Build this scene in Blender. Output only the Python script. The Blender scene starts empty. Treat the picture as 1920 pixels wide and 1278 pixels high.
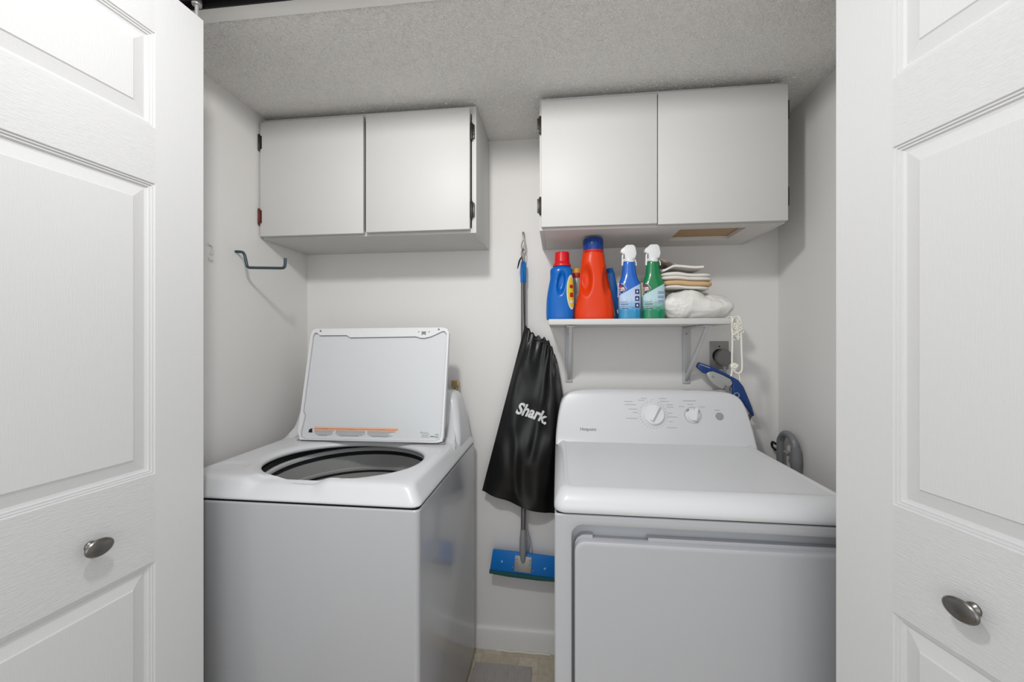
import bpy, bmesh, math, random
from mathutils import Vector, Matrix, noise
from mathutils.bvhtree import BVHTree
from math import sin, cos, pi, radians, atan2, hypot

S = bpy.context.scene
COL = S.collection

# ------------------------------------------------------------------ camera
cam_d = bpy.data.cameras.new('camera')
cam_d.sensor_fit = 'HORIZONTAL'
cam_d.sensor_width = 36.0
cam_d.lens = 36.0 * 747.0 / 1920.0
cam_d.clip_start = 0.02
cam = bpy.data.objects.new('camera', cam_d)
COL.objects.link(cam)
cam.location = (0, 0, 1.27)
cam.rotation_euler = (radians(90), 0, radians(6.5))
S.camera = cam

# ------------------------------------------------------------------ world, lamps, exposure
w = bpy.data.worlds.new('world')
S.world = w
w.use_nodes = True
w.node_tree.nodes['Background'].inputs[0].default_value = (0.93, 0.965, 1.0, 1)
w.node_tree.nodes['Background'].inputs[1].default_value = 0.86
S.view_settings.view_transform = 'Standard'
S.view_settings.look = 'None'
S.view_settings.gamma = 1.0
S.view_settings.exposure = 0.15


def lamp(name, loc, target, sx, sy, power, col=(1, 1, 1), spread=180):
    d = bpy.data.lights.new(name, 'AREA')
    d.shape = 'ELLIPSE'
    d.size = sx
    d.size_y = sy
    d.energy = power
    d.color = col
    d.spread = radians(spread)
    o = bpy.data.objects.new(name, d)
    COL.objects.link(o)
    o.location = loc
    o.rotation_euler = (Vector(target) - Vector(loc)).to_track_quat('-Z', 'Y').to_euler()
    return o


lamp('flash_lamp', (-0.30, 0.25, 2.12), (-0.10, 1.6, 1.35), 0.12, 0.12, 8.6, (1, 0.985, 0.96), 180)
lamp('added_fill_light', (-0.1, -0.75, 1.25), (-0.05, 1.6, 2.3), 1.0, 0.9, 2.5, (1, 0.98, 0.95))  # unseen fill added to brighten the closet and its ceiling

# ------------------------------------------------------------------ materials
MATS = {}


def mat(name, col, rough=0.5, metal=0.0, coat=0.0, bump=None, var=None, spec=0.5, trans=0.0, sss=0.0):
    """bump=(scale, strength, distance, (sx,sy,sz)); var=(scale, colour2, lo, hi, (sx,sy,sz))"""
    if name in MATS:
        return MATS[name]
    m = bpy.data.materials.new(name)
    m.use_nodes = True
    nt = m.node_tree
    b = nt.nodes['Principled BSDF']
    b.inputs['Base Color'].default_value = (*col, 1)
    b.inputs['Roughness'].default_value = rough
    b.inputs['Metallic'].default_value = metal
    b.inputs['Coat Weight'].default_value = coat
    b.inputs['Specular IOR Level'].default_value = spec
    b.inputs['Transmission Weight'].default_value = trans
    if sss:
        b.inputs['Subsurface Weight'].default_value = sss
        b.inputs['Subsurface Scale'].default_value = 0.01
    tc = nt.nodes.new('ShaderNodeTexCoord')

    def coords(sc):
        mp = nt.nodes.new('ShaderNodeMapping')
        mp.inputs['Scale'].default_value = sc
        nt.links.new(tc.outputs['Object'], mp.inputs['Vector'])
        return mp.outputs['Vector']
    if bump:
        n = nt.nodes.new('ShaderNodeTexNoise')
        n.inputs['Scale'].default_value = bump[0]
        n.inputs['Detail'].default_value = 3
        nt.links.new(coords(bump[3] if len(bump) > 3 else (1, 1, 1)), n.inputs['Vector'])
        bp = nt.nodes.new('ShaderNodeBump')
        bp.inputs['Strength'].default_value = bump[1]
        bp.inputs['Distance'].default_value = bump[2]
        nt.links.new(n.outputs['Fac'], bp.inputs['Height'])
        nt.links.new(bp.outputs['Normal'], b.inputs['Normal'])
    if var:
        n = nt.nodes.new('ShaderNodeTexNoise')
        n.inputs['Scale'].default_value = var[0]
        n.inputs['Detail'].default_value = 4
        nt.links.new(coords(var[4] if len(var) > 4 else (1, 1, 1)), n.inputs['Vector'])
        r = nt.nodes.new('ShaderNodeValToRGB')
        r.color_ramp.elements[0].position = var[2]
        r.color_ramp.elements[1].position = var[3]
        r.color_ramp.elements[0].color = (*col, 1)
        r.color_ramp.elements[1].color = (*var[1], 1)
        nt.links.new(n.outputs['Fac'], r.inputs['Fac'])
        nt.links.new(r.outputs['Color'], b.inputs['Base Color'])
    MATS[name] = m
    return m


def sleeve_mat(name, top, pale, low, z0, h):
    """printed shrink sleeve of a spray bottle: solid top, slanted boundary, pale panel, coloured foot"""
    m = bpy.data.materials.new(name)
    m.use_nodes = True
    nt = m.node_tree
    b = nt.nodes['Principled BSDF']
    b.inputs['Roughness'].default_value = 0.22
    b.inputs['Coat Weight'].default_value = 0.3
    tc = nt.nodes.new('ShaderNodeTexCoord')
    sp = nt.nodes.new('ShaderNodeSeparateXYZ')
    nt.links.new(tc.outputs['Object'], sp.inputs[0])

    def mth(op, a, bv):
        n = nt.nodes.new('ShaderNodeMath')
        n.operation = op
        for i, v in enumerate((a, bv)):
            if isinstance(v, (int, float)):
                n.inputs[i].default_value = v
            else:
                nt.links.new(v, n.inputs[i])
        return n.outputs[0]
    # slanted edge: z - 0.62*x
    sl = mth('SUBTRACT', sp.outputs['Z'], mth('MULTIPLY', sp.outputs['X'], 0.56))
    istop = mth('GREATER_THAN', sl, 0.103)
    mx = nt.nodes.new('ShaderNodeValToRGB')
    cr = mx.color_ramp
    cr.elements[0].position = 0.0
    cr.elements[0].color = (*low, 1)
    cr.elements[1].position = 0.34
    cr.elements[1].color = (*pale, 1)
    e = cr.elements.new(0.14)
    e.color = (*low, 1)
    e = cr.elements.new(0.95)
    e.color = tuple([(pale[i] * 0.75 + low[i] * 0.25) for i in range(3)]) + (1,)
    nz = nt.nodes.new('ShaderNodeTexNoise')
    nz.inputs['Scale'].default_value = 90
    nt.links.new(tc.outputs['Object'], nz.inputs['Vector'])
    fac = mth('ADD', mth('DIVIDE', sp.outputs['Z'], h), mth('MULTIPLY', mth('SUBTRACT', nz.outputs['Fac'], 0.5), 0.16))
    nt.links.new(fac, mx.inputs['Fac'])
    mix = nt.nodes.new('ShaderNodeMix')
    mix.data_type = 'RGBA'
    nt.links.new(istop, mix.inputs['Factor'])
    nt.links.new(mx.outputs['Color'], mix.inputs['A'])
    mix.inputs['B'].default_value = (*top, 1)
    nt.links.new(mix.outputs['Result'], b.inputs['Base Color'])
    return m


def floor_mat():
    m = bpy.data.materials.new('vinyl_floor')
    m.use_nodes = True
    nt = m.node_tree
    b = nt.nodes['Principled BSDF']
    b.inputs['Roughness'].default_value = 0.4
    tc = nt.nodes.new('ShaderNodeTexCoord')
    br = nt.nodes.new('ShaderNodeTexBrick')
    br.offset = 0.0
    br.inputs['Scale'].default_value = 1.0
    br.inputs['Brick Width'].default_value = 0.076
    br.inputs['Row Height'].default_value = 0.076
    br.inputs['Mortar Size'].default_value = 0.0012
    br.inputs['Color1'].default_value = (0.50, 0.43, 0.33, 1)
    br.inputs['Color2'].default_value = (0.60, 0.53, 0.42, 1)
    br.inputs['Mortar'].default_value = (0.46, 0.40, 0.31, 1)
    nt.links.new(tc.outputs['Object'], br.inputs['Vector'])
    n = nt.nodes.new('ShaderNodeTexNoise')
    n.inputs['Scale'].default_value = 45
    n.inputs['Detail'].default_value = 5
    nt.links.new(tc.outputs['Object'], n.inputs['Vector'])
    mx = nt.nodes.new('ShaderNodeMix')
    mx.data_type = 'RGBA'
    mx.blend_type = 'MULTIPLY'
    mx.inputs['Factor'].default_value = 0.5
    r = nt.nodes.new('ShaderNodeValToRGB')
    r.color_ramp.elements[0].position = 0.3
    r.color_ramp.elements[0].color = (0.72, 0.70, 0.68, 1)
    r.color_ramp.elements[1].position = 0.6
    r.color_ramp.elements[1].color = (1, 1, 1, 1)
    nt.links.new(n.outputs['Fac'], r.inputs['Fac'])
    nt.links.new(br.outputs['Color'], mx.inputs['A'])
    nt.links.new(r.outputs['Color'], mx.inputs['B'])
    nt.links.new(mx.outputs['Result'], b.inputs['Base Color'])
    return m


M_wall = mat('wall_paint', (0.775, 0.76, 0.74), 0.75, bump=(140, 0.12, 0.002))
M_front_wall = mat('hall_wall_paint', (0.84, 0.83, 0.81), 0.7)
M_ceil = mat('popcorn_ceiling', (0.82, 0.80, 0.775), 0.95, bump=(420, 0.8, 0.004), var=(330, (0.93, 0.915, 0.895), 0.40, 0.62))
M_trim = mat('trim_paint', (0.74, 0.735, 0.72), 0.45)
M_door_v = mat('door_paint_vertical_grain', (0.675, 0.675, 0.672), 0.42, bump=(60, 0.22, 0.0012, (14, 14, 0.7)))
M_door_h = mat('door_paint_horizontal_grain', (0.675, 0.675, 0.672), 0.42, bump=(60, 0.55, 0.0018, (0.9, 0.9, 14)))
M_cab = mat('cabinet_paint', (0.61, 0.605, 0.59), 0.5, bump=(90, 0.05, 0.001))
M_cab_low = mat('cabinet_underside_paint', (0.70, 0.68, 0.655), 0.6)
M_ply = mat('bare_plywood', (0.56, 0.37, 0.21), 0.7, var=(30, (0.46, 0.29, 0.15), 0.35, 0.7, (1, 14, 1)))
M_hinge = mat('hinge_metal', (0.045, 0.04, 0.035), 0.4, 0.7)
M_hinge_red = mat('rusty_hinge_metal', (0.12, 0.03, 0.025), 0.45, 0.5)
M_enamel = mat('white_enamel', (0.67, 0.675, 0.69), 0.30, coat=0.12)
M_body = mat('shaded_steel_body', (0.46, 0.465, 0.485), 0.22, coat=0.3)  # same white as the top covers, greyed for the shade on the fronts
M_plastic_w = mat('white_plastic', (0.76, 0.765, 0.775), 0.28)
M_lid = mat('lid_inner_plastic', (0.66, 0.675, 0.69), 0.3)
M_groove = mat('grey_print', (0.22, 0.22, 0.23), 0.6)
M_print = mat('pale_grey_print', (0.36, 0.36, 0.37), 0.6)
M_dark = mat('dark_gap', (0.006, 0.006, 0.007), 0.8)
M_steel = mat('stainless_basket', (0.50, 0.50, 0.49), 0.38, 0.35)
M_ring = mat('grey_balance_ring', (0.56, 0.57, 0.57), 0.3)
M_grey = mat('grey_plastic', (0.26, 0.26, 0.265), 0.4)
M_greybtn = mat('grey_button', (0.33, 0.33, 0.34), 0.4)
M_knobside = mat('grey_knob_ridge', (0.48, 0.48, 0.49), 0.35)
M_recess = mat('dryer_recess_paint', (0.50, 0.515, 0.54), 0.3)
M_nickel = mat('brushed_dark_nickel', (0.21, 0.20, 0.19), 0.3, 0.95)
M_black = mat('black_nylon', (0.006, 0.006, 0.0065), 0.36, bump=(900, 0.05, 0.0005))
M_ink_w = mat('white_ink', (0.78, 0.78, 0.78), 0.6)
M_pole = mat('grey_metal_pole', (0.19, 0.185, 0.18), 0.35, 0.6)
M_alu = mat('aluminium', (0.52, 0.52, 0.51), 0.35, 0.7)
M_blue = mat('blue_plastic', (0.002, 0.17, 0.56), 0.35)
M_green_d = mat('dark_green_foam', (0.015, 0.09, 0.085), 0.9)
M_cord_b = mat('black_cord', (0.01, 0.01, 0.01), 0.6)
M_wire = mat('tarnished_wire', (0.28, 0.26, 0.23), 0.4, 0.6)
M_hook = mat('blue_grey_steel', (0.045, 0.085, 0.105), 0.4, 0.4)
M_det_blue = mat('detergent_bottle_blue', (0.001, 0.12, 0.47), 0.24, spec=0.35)
M_red = mat('red_cap', (0.60, 0.006, 0.012), 0.25, coat=0.1)
M_orange = mat('detergent_bottle_orange', (0.70, 0.042, 0.002), 0.28, coat=0.05, spec=0.3)
M_navy = mat('navy_cap', (0.004, 0.045, 0.24), 0.22, spec=0.4)
M_yellow = mat('yellow_label', (0.72, 0.60, 0.03), 0.4)
M_white_l = mat('white_label', (0.72, 0.70, 0.66), 0.4)
M_redlab = mat('red_label', (0.45, 0.02, 0.02), 0.4)
M_gold = mat('yellow_cap', (0.72, 0.40, 0.03), 0.4)
M_spray_b = sleeve_mat('blue_spray_sleeve', (0.010, 0.12, 0.52), (0.50, 0.62, 0.82), (0.02, 0.26, 0.50), 0, 0.2)
M_spray_g = sleeve_mat('green_spray_sleeve', (0.005, 0.20, 0.065), (0.50, 0.66, 0.72), (0.0, 0.22, 0.10), 0, 0.2)
M_emb_dark = mat('emblem_dark', (0.05, 0.03, 0.10), 0.4)
M_icon = mat('icon_navy', (0.02, 0.03, 0.16), 0.4)
M_sheet_w = mat('white_cloth', (0.74, 0.715, 0.67), 0.9, bump=(300, 0.15, 0.001), sss=0.1)
M_tan = mat('tan_cloth', (0.62, 0.42, 0.22), 0.9, bump=(300, 0.15, 0.001))
M_bag_w = mat('white_plastic_film', (0.76, 0.745, 0.71), 0.42, bump=(26, 0.35, 0.01), sss=0.15)
M_paper_d = mat('dark_printed_paper', (0.20, 0.17, 0.15), 0.5, var=(60, (0.50, 0.42, 0.33), 0.45, 0.6))
M_cream = mat('cream_cord', (0.82, 0.80, 0.70), 0.6)
M_plate = mat('steel_cover_plate', (0.30, 0.29, 0.275), 0.4, 0.3)
M_plug = mat('grey_rubber_plug', (0.20, 0.19, 0.18), 0.6)
M_pipe = mat('grey_pipe', (0.20, 0.205, 0.21), 0.32)
M_brass = mat('old_brass', (0.42, 0.32, 0.16), 0.4, 0.6)
M_reach_b = mat('royal_blue_plastic', (0.008, 0.045, 0.20), 0.35)
M_silver = mat('silver_plastic', (0.42, 0.42, 0.41), 0.35, 0.3)
M_bracket = mat('white_bracket_metal', (0.56, 0.56, 0.57), 0.45)
M_or1 = mat('orange_print', (0.72, 0.22, 0.08), 0.5)
M_or2 = mat('pale_orange_print', (0.80, 0.50, 0.36), 0.5)
M_floor = floor_mat()
M_mat = mat('grey_plank_mat', (0.36, 0.33, 0.315), 0.6, var=(20, (0.46, 0.43, 0.41), 0.35, 0.65, (14, 1, 1)))
M_caulk = mat('caulk', (0.72, 0.70, 0.62), 0.6)


# ------------------------------------------------------------------ object helpers
def link_mesh(name, bm, mats, parent=None, loc=None, smooth=35):
    """bm is in world coordinates; loc is the origin given to a top-level object"""
    root = parent
    while root is not None and root.parent is not None:
        root = root.parent
    org = Vector(loc) if root is None and loc is not None else (root.location.copy() if root else Vector((0, 0, 0)))
    me = bpy.data.meshes.new(name)
    bmesh.ops.recalc_face_normals(bm, faces=bm.faces[:])
    for v in bm.verts:
        v.co -= org
    bm.to_mesh(me)
    bm.free()
    if smooth:
        for p in me.polygons:
            p.use_smooth = True
        me.set_sharp_from_angle(angle=radians(smooth))
    if not isinstance(mats, (list, tuple)):
        mats = [mats]
    for m in mats:
        me.materials.append(m)
    o = bpy.data.objects.new(name, me)
    COL.objects.link(o)
    if parent:
        o.parent = parent
    elif loc is not None:
        o.location = loc
    return o


def thing(name, label, cat, loc, group=None):
    o = bpy.data.objects.new(name, None)
    o.empty_display_size = 0.05
    COL.objects.link(o)
    o.location = loc
    tag(o, label, cat, group)
    return o


def tag(o, label, cat, group=None):
    o['label'] = label
    o['category'] = cat
    if group:
        o['group'] = group
    return o


def struct(o, label=None):
    o['kind'] = 'structure'
    if label:
        o['label'] = label
    return o


def add(bm, verts, faces, mi=0, xf=None):
    vs = [bm.verts.new(xf @ Vector(v) if xf else Vector(v)) for v in verts]
    out = []
    for f in faces:
        try:
            fc = bm.faces.new([vs[i] for i in f])
            fc.material_index = mi
            out.append(fc)
        except ValueError:
            pass
    return vs, out


def box(bm, x0, x1, y0, y1, z0, z1, bev=0.0, mi=0, xf=None, seg=2):
    b2 = bmesh.new()
    v = [(x0, y0, z0), (x1, y0, z0), (x1, y1, z0), (x0, y1, z0), (x0, y0, z1), (x1, y0, z1), (x1, y1, z1), (x0, y1, z1)]
    add(b2, v, [(0, 3, 2, 1), (4, 5, 6, 7), (0, 1, 5, 4), (1, 2, 6, 5), (2, 3, 7, 6), (3, 0, 4, 7)])
    if bev > 0:
        bmesh.ops.bevel(b2, geom=b2.edges[:], offset=bev, segments=seg, affect='EDGES', profile=0.5)
    merge(bm, b2, mi, xf)


def merge(bm, b2, mi=None, xf=None):
    b2.verts.index_update()
    vs = [bm.verts.new(xf @ v.co if xf else v.co) for v in b2.verts]
    for f in b2.faces:
        try:
            nf = bm.faces.new([vs[v.index] for v in f.verts])
            nf.material_index = f.material_index if mi is None else mi
        except ValueError:
            pass
    b2.free()


def catmull(pts, n):
    out = []
    P = [pts[0]] + list(pts) + [pts[-1]]
    for i in range(1, len(P) - 2):
        a, b, c, d = P[i - 1], P[i], P[i + 1], P[i + 2]
        for k in range(n):
            t = k / n
            out.append(tuple(0.5 * (2 * b[j] + (c[j] - a[j]) * t + (2 * a[j] - 5 * b[j] + 4 * c[j] - d[j]) * t * t + (3 * b[j] - a[j] - 3 * c[j] + d[j]) * t ** 3) for j in range(len(b))))
    out.append(tuple(pts[-1]))
    return out


def tube(bm, pts, r, seg=10, sm=0, mi=0, cap=True):
    """r: number or list per point"""
    rr = r if isinstance(r, (list, tuple)) else [r] * len(pts)
    q = [tuple(p) + (k,) for p, k in zip(pts, rr)]
    if sm:
        q = catmull(q, sm)
    P = [Vector(p[:3]) for p in q]
    R = [p[3] for p in q]
    rings = []
    up = None
    for i, p in enumerate(P):
        t = (P[min(i + 1, len(P) - 1)] - P[max(i - 1, 0)]).normalized()
        if up is None:
            up = t.orthogonal().normalized()
        up = (up - t * up.dot(t)).normalized()
        s = t.cross(up)
        rings.append([bm.verts.new(p + (up * cos(2 * pi * k / seg) + s * sin(2 * pi * k / seg)) * R[i]) for k in range(seg)])
    bridge(bm, rings, mi)
    if cap:
        for rg in (rings[0], rings[-1]):
            f = bm.faces.new(rg)
            f.material_index = mi


def bridge(bm, rings, mi=0, closed=True):
    n = len(rings[0])
    for a, b in zip(rings, rings[1:]):
        for k in range(n if closed else n - 1):
            try:
                f = bm.faces.new((a[k], a[(k + 1) % n], b[(k + 1) % n], b[k]))
                f.material_index = mi
            except ValueError:
                pass


def lathe(bm, prof, xf=None, seg=32, mi=0, cap=(True, True)):
    """prof: (r, z) list, axis = local Z"""
    rings = []
    for r, z in prof:
        rings.append([bm.verts.new((xf or Matrix()) @ Vector((r * cos(2 * pi * k / seg), r * sin(2 * pi * k / seg), z))) for k in range(seg)])
    bridge(bm, rings, mi)
    if cap[0]:
        bm.faces.new(rings[0]).material_index = mi
    if cap[1]:
        bm.faces.new(rings[-1]).material_index = mi


def frame(origin, u, v):
    """matrix with local x=u, y=v, z=u x v"""
    u = Vector(u).normalized()
    v = Vector(v).normalized()
    n = u.cross(v).normalized()
    v = n.cross(u)
    m = Matrix(((u.x, v.x, n.x, origin[0]), (u.y, v.y, n.y, origin[1]), (u.z, v.z, n.z, origin[2]), (0, 0, 0, 1)))
    return m


def prism(bm, poly, z0, z1, xf=None, bev=0.0, mi=0, seg=2):
    b2 = bmesh.new()
    n = len(poly)
    a = [b2.verts.new((p[0], p[1], z0)) for p in poly]
    b = [b2.verts.new((p[0], p[1], z1)) for p in poly]
    b2.faces.new(a)
    b2.faces.new(b)
    for i in range(n):
        b2.faces.new((a[i], a[(i + 1) % n], b[(i + 1) % n], b[i]))
    if bev:
        bmesh.ops.recalc_face_normals(b2, faces=b2.faces[:])
        bmesh.ops.bevel(b2, geom=[e for e in b2.edges], offset=bev, segments=seg, affect='EDGES', profile=0.5, clamp_overlap=True)
    merge(bm, b2, mi, xf)


def rrect(x0, x1, y0, y1, r, n=6):
    out = []
    rs = r if isinstance(r, (list, tuple)) else [r] * 4      # corners: (x1,y0),(x1,y1),(x0,y1),(x0,y0)
    for (cx, cy, a, k) in ((x1, y0, -90, 0), (x1, y1, 0, 1), (x0, y1, 90, 2), (x0, y0, 180, 3)):
        q = rs[k]
        px = cx - q if cx == x1 else cx + q
        py = cy - q if cy == y1 else cy + q
        for i in range(n + 1):
            t = radians(a + 90 * i / n)
            out.append((px + q * cos(t), py + q * sin(t)))
    return out


def rr_loft(bm, levels, n=5, mi=0, cap=(True, True), fn=None):
    """levels: (z, x0, x1, y0, y1, r)"""
    rings = []
    for z, x0, x1, y0, y1, r in levels:
        rings.append([bm.verts.new(fn(x, y, z) if fn else (x, y, z)) for x, y in rrect(x0, x1, y0, y1, r, n)])
    bridge(bm, rings, mi)
    if cap[0]:
        bm.faces.new(rings[0]).material_index = mi
    if cap[1]:
        bm.faces.new(rings[-1]).material_index = mi


def ring_plate(bm, outer, inner, z0, z1, xf=None, mi=0):
    """plate with a hole; outer and inner are equally long loops in local x, y"""
    X = xf or Matrix()
    L = []
    for loop, z in ((outer, z0), (outer, z1), (inner, z1), (inner, z0)):
        L.append([bm.verts.new(X @ Vector((p[0], p[1], z))) for p in loop])
    bridge(bm, L + [L[0]], mi)


def radial_outer(inner, x0, x1, y0, y1):
    cx, cy = (x0 + x1) / 2, (y0 + y1) / 2
    out = []
    for px, py in inner:
        dx, dy = px - cx, py - cy
        t = min(((x1 if dx > 0 else x0) - cx) / dx if abs(dx) > 1e-9 else 1e9,
                ((y1 if dy > 0 else y0) - cy) / dy if abs(dy) > 1e-9 else 1e9)
        out.append((cx + dx * t, cy + dy * t))
    return out


def sloft(bm, levels, seg=56, sub=4, fn=None, mi=0):
    """superellipse loft: (z, cx, cy, rx, ry, exponent)"""
    q = catmull(levels, sub) if sub else levels
    rings = []
    for z, cx, cy, rx, ry, e in q:
        rg = []
        for k in range(seg):
            a = 2 * pi * k / seg
            c, s = cos(a), sin(a)
            p = Vector((cx + rx * math.copysign(abs(c) ** (2 / e), c), cy + ry * math.copysign(abs(s) ** (2 / e), s), z))
            if fn:
                p = fn(p)
            rg.append(bm.verts.new(p))
        rings.append(rg)
    bridge(bm, rings, mi)
    bm.faces.new(rings[0]).material_index = mi
    bm.faces.new(rings[-1]).material_index = mi


def text_bm(txt, size, bold=0.0, shear=0.0, res=3):
    c = bpy.data.curves.new('lettering', 'FONT')
    c.body = txt
    c.size = size
    c.offset = bold
    c.shear = shear
    c.resolution_u = res
    c.align_x = 'CENTER'
    c.align_y = 'CENTER'
    o = bpy.data.objects.new('lettering_source', c)
    COL.objects.link(o)
    bpy.context.view_layer.update()
    me = bpy.data.meshes.new_from_object(o.evaluated_get(bpy.context.evaluated_depsgraph_get()))
    bm = bmesh.new()
    bm.from_mesh(me)
    bpy.data.objects.remove(o)
    bpy.data.curves.remove(c)
    bpy.data.meshes.remove(me)
    return bm


def project(flat, tree, xf, direction, off=0.0006, mi=0, out=None, cuts=0):
    """drops a flat mesh onto a surface along a direction"""
    d = Vector(direction).normalized()
    if cuts:
        bmesh.ops.triangulate(flat, faces=flat.faces[:])
        bmesh.ops.subdivide_edges(flat, edges=flat.edges[:], cuts=cuts, use_grid_fill=True)
    for v in flat.verts:
        p = xf @ v.co
        hit = tree.ray_cast(p - d * 0.25, d)
        v.co = (hit[0] - d * off) if hit[0] is not None else p
    merge(out, flat, mi)


def poly_bm(poly):
    b = bmesh.new()
    b.faces.new([b.verts.new((p[0], p[1], 0)) for p in poly])
    return b


# ------------------------------------------------------------------ the room
XL, XR, YB, ZC = -1.09, 0.842, 1.635, 2.10
YF0, YF1 = 0.80, 0.935          # front wall of the closet

bm = bmesh.new(); box(bm, -2.2, 2.2, -1.6, 1.75, -0.06, 0.0)
struct(link_mesh('floor', bm, M_floor, loc=(0, 0, 0), smooth=0))
bm = bmesh.new(); box(bm, XL - 0.1, XR + 0.1, YB, YB + 0.1, 0, ZC + 0.1)
struct(link_mesh('wall_back', bm, M_wall, loc=(0, YB, 0), smooth=0))
bm = bmesh.new(); box(bm, XL - 0.1, XL, YF1, YB, 0, ZC + 0.1)
struct(link_mesh('wall_left', bm, M_wall, loc=(XL, 1.2, 0), smooth=0))
bm = bmesh.new(); box(bm, XR, XR + 0.1, YF1, YB, 0, ZC + 0.1)
struct(link_mesh('wall_right', bm, M_wall, loc=(XR, 1.2, 0), smooth=0))
bm = bmesh.new()
box(bm, -2.2, -0.998, YF0, 0.918, 0, 2.44)
box(bm, 0.83, 2.2, YF0, YF1, 0, 2.44)
box(bm, -0.998, 0.83, YF0, YF1, 2.092, 2.44)
struct(link_mesh('wall_front', bm, M_front_wall, loc=(0, YF0, 0), smooth=0))
# popcorn ceiling with real relief
bm = bmesh.new()
nx, ny = 960, 350
x0, x1, y0, y1 = XL, XR, YF1, YB
g = []
for j in range(ny + 1):
    row = []
    for i in range(nx + 1):
        x = x0 + (x1 - x0) * i / nx
        y = y0 + (y1 - y0) * j / ny
        h = max(0.0, noise.noise(Vector((x * 290, y * 290, 3.1))) + 0.5 * noise.noise(Vector((x * 480, y * 480, 9.0))))
        row.append(bm.verts.new((x, y, ZC - 0.0042 * h)))
    g.append(row)
for j in range(ny):
    for i in range(nx):
        bm.faces.new((g[j][i], g[j][i + 1], g[j + 1][i + 1], g[j + 1][i]))
box(bm, x0, x1, y0, y1, ZC + 0.0005, ZC + 0.08)
struct(link_mesh('ceiling', bm, M_ceil, loc=(0, 1.2, ZC), smooth=60))
# baseboard
bm = bmesh.new()
prism(bm, [(0, 0), (0.014, 0), (0.014, 0.078), (0.010, 0.086), (0.004, 0.090), (0, 0.090)], XL, XR,
      Matrix(((0, 0, 1, 0), (-1, 0, 0, YB), (0, 1, 0, 0), (0, 0, 0, 1))))
struct(link_mesh('baseboard_back', bm, M_trim, loc=(0, YB, 0)))
bm = bmesh.new()
pts = [(-0.25 + 0.022 * i, 1.617 + 0.0015 * sin(i * 1.7), 0.0025) for i in range(11)]
tube(bm, pts, 0.0035, 8, 3)
struct(link_mesh('trim_1', bm, M_caulk, loc=(-0.14, 1.617, 0)), 'lumpy white caulk line at the foot of the baseboard')
# door track under the header
tr = thing('door_track', 'dark metal sliding track under the header above the folding doors', 'door track', (-0.08, 0.86, 2.075))
bm = bmesh.new()
box(bm, -0.99, 0.825, 0.845, 0.849, 2.074, 2.0915)
box(bm, -0.99, 0.825, 0.872, 0.876, 2.074, 2.0915)
box(bm, -0.99, 0.825, 0.849, 0.872, 2.0885, 2.0915)
link_mesh('rail', bm, M_dark, tr)
for x in (-0.856, 0.568):
    bm = bmesh.new()
    lathe(bm, [(0.004, 2.0), (0.004, 2.070), (0.010, 2.071), (0.0115, 2.078), (0.010, 2.086)], Matrix.Translation((x, 0.8605, 0.0)), 16)
    link_mesh('guide_wheel', bm, M_silver, tr)


# ------------------------------------------------------------------ bifold doors
PW = 0.445
RAISED = [(0.0, 0.0), (0.0012, -0.0032), (0.0042, -0.0026), (0.0052, -0.0058), (0.0085, -0.0052), (0.0100, -0.0088), (0.0150, -0.0098), (0.038, -0.0040), (0.0400, -0.0018)]
PANELS = [(1.719, 1.920), (0.990, 1.602), (0.205, 0.806)]


def door_slab(bm, xf, flip):
    """local x = along the panel from the leading edge, y = up, z = out of the visible face"""
    z0, z1, sx = 0.012, 2.031, 0.109
    T = 0.034
    xa, xb = sx, PW - 0.066

    def q(a, b, c, d, mi):
        vs = [bm.verts.new(xf @ Vector(p)) for p in (a, b, c, d)]
        bm.faces.new(vs).material_index = mi
    q((0.002, z0, 0), (xa, z0, 0), (xa, z1, 0), (0.002, z1, 0), 0)
    q((xb, z0, 0), (PW - 0.002, z0, 0), (PW - 0.002, z1, 0), (xb, z1, 0), 0)
    zs = [z0]
    for a, b in sorted(PANELS):
        zs += [a, b]
    zs.append(z1)
    for i in range(0, len(zs), 2):
        q((xa, zs[i], 0), (xb, zs[i], 0), (xb, zs[i + 1], 0), (xa, zs[i + 1], 0), 1)
    for a, b in PANELS:
        rings = []
        for ins, d in RAISED:
            rings.append([bm.verts.new(xf @ Vector(p)) for p in ((xa + ins, a + ins, d), (xb - ins, a + ins, d), (xb - ins, b - ins, d), (xa + ins, b - ins, d))])
        bridge(bm, rings, 0)
        bm.faces.new(rings[-1]).material_index = 0
    # edges and back, with a small eased arris
    A = [(0.002, z0, 0), (PW - 0.002, z0, 0), (PW - 0.002, z1, 0), (0.002, z1, 0)]
    B = [(0, z0, -0.002), (PW, z0, -0.002), (PW, z1, -0.002), (0, z1, -0.002)]
    Cc = [(0, z0, -T), (PW, z0, -T), (PW, z1, -T), (0, z1, -T)]
    R = [[bm.verts.new(xf @ Vector(p)) for p in L] for L in (A, B, Cc)]
    bridge(bm, R, 0)
    bm.faces.new(R[-1]).material_index = 0


def door_knob(parent, xf):
    k = bmesh.new()
    lathe(k, [(0.0095, 0.0), (0.0095, 0.003), (0.0065, 0.006), (0.0062, 0.014), (0.009, 0.018)], xf, 24, cap=(False, True))
    kb = link_mesh('knob', k, M_nickel, parent)
    k = bmesh.new()
    sc = xf @ Matrix.Diagonal((1.30, 0.92, 1, 1))
    lathe(k, [(0.006, 0.0165), (0.0145, 0.0185), (0.0172, 0.0215), (0.0172, 0.0235), (0.0155, 0.0255), (0.0148, 0.0250), (0.012, 0.0262), (0.006, 0.0275), (0.001, 0.0278)], sc, 40)
    link_mesh('knob_face', k, M_nickel, kb)


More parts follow.
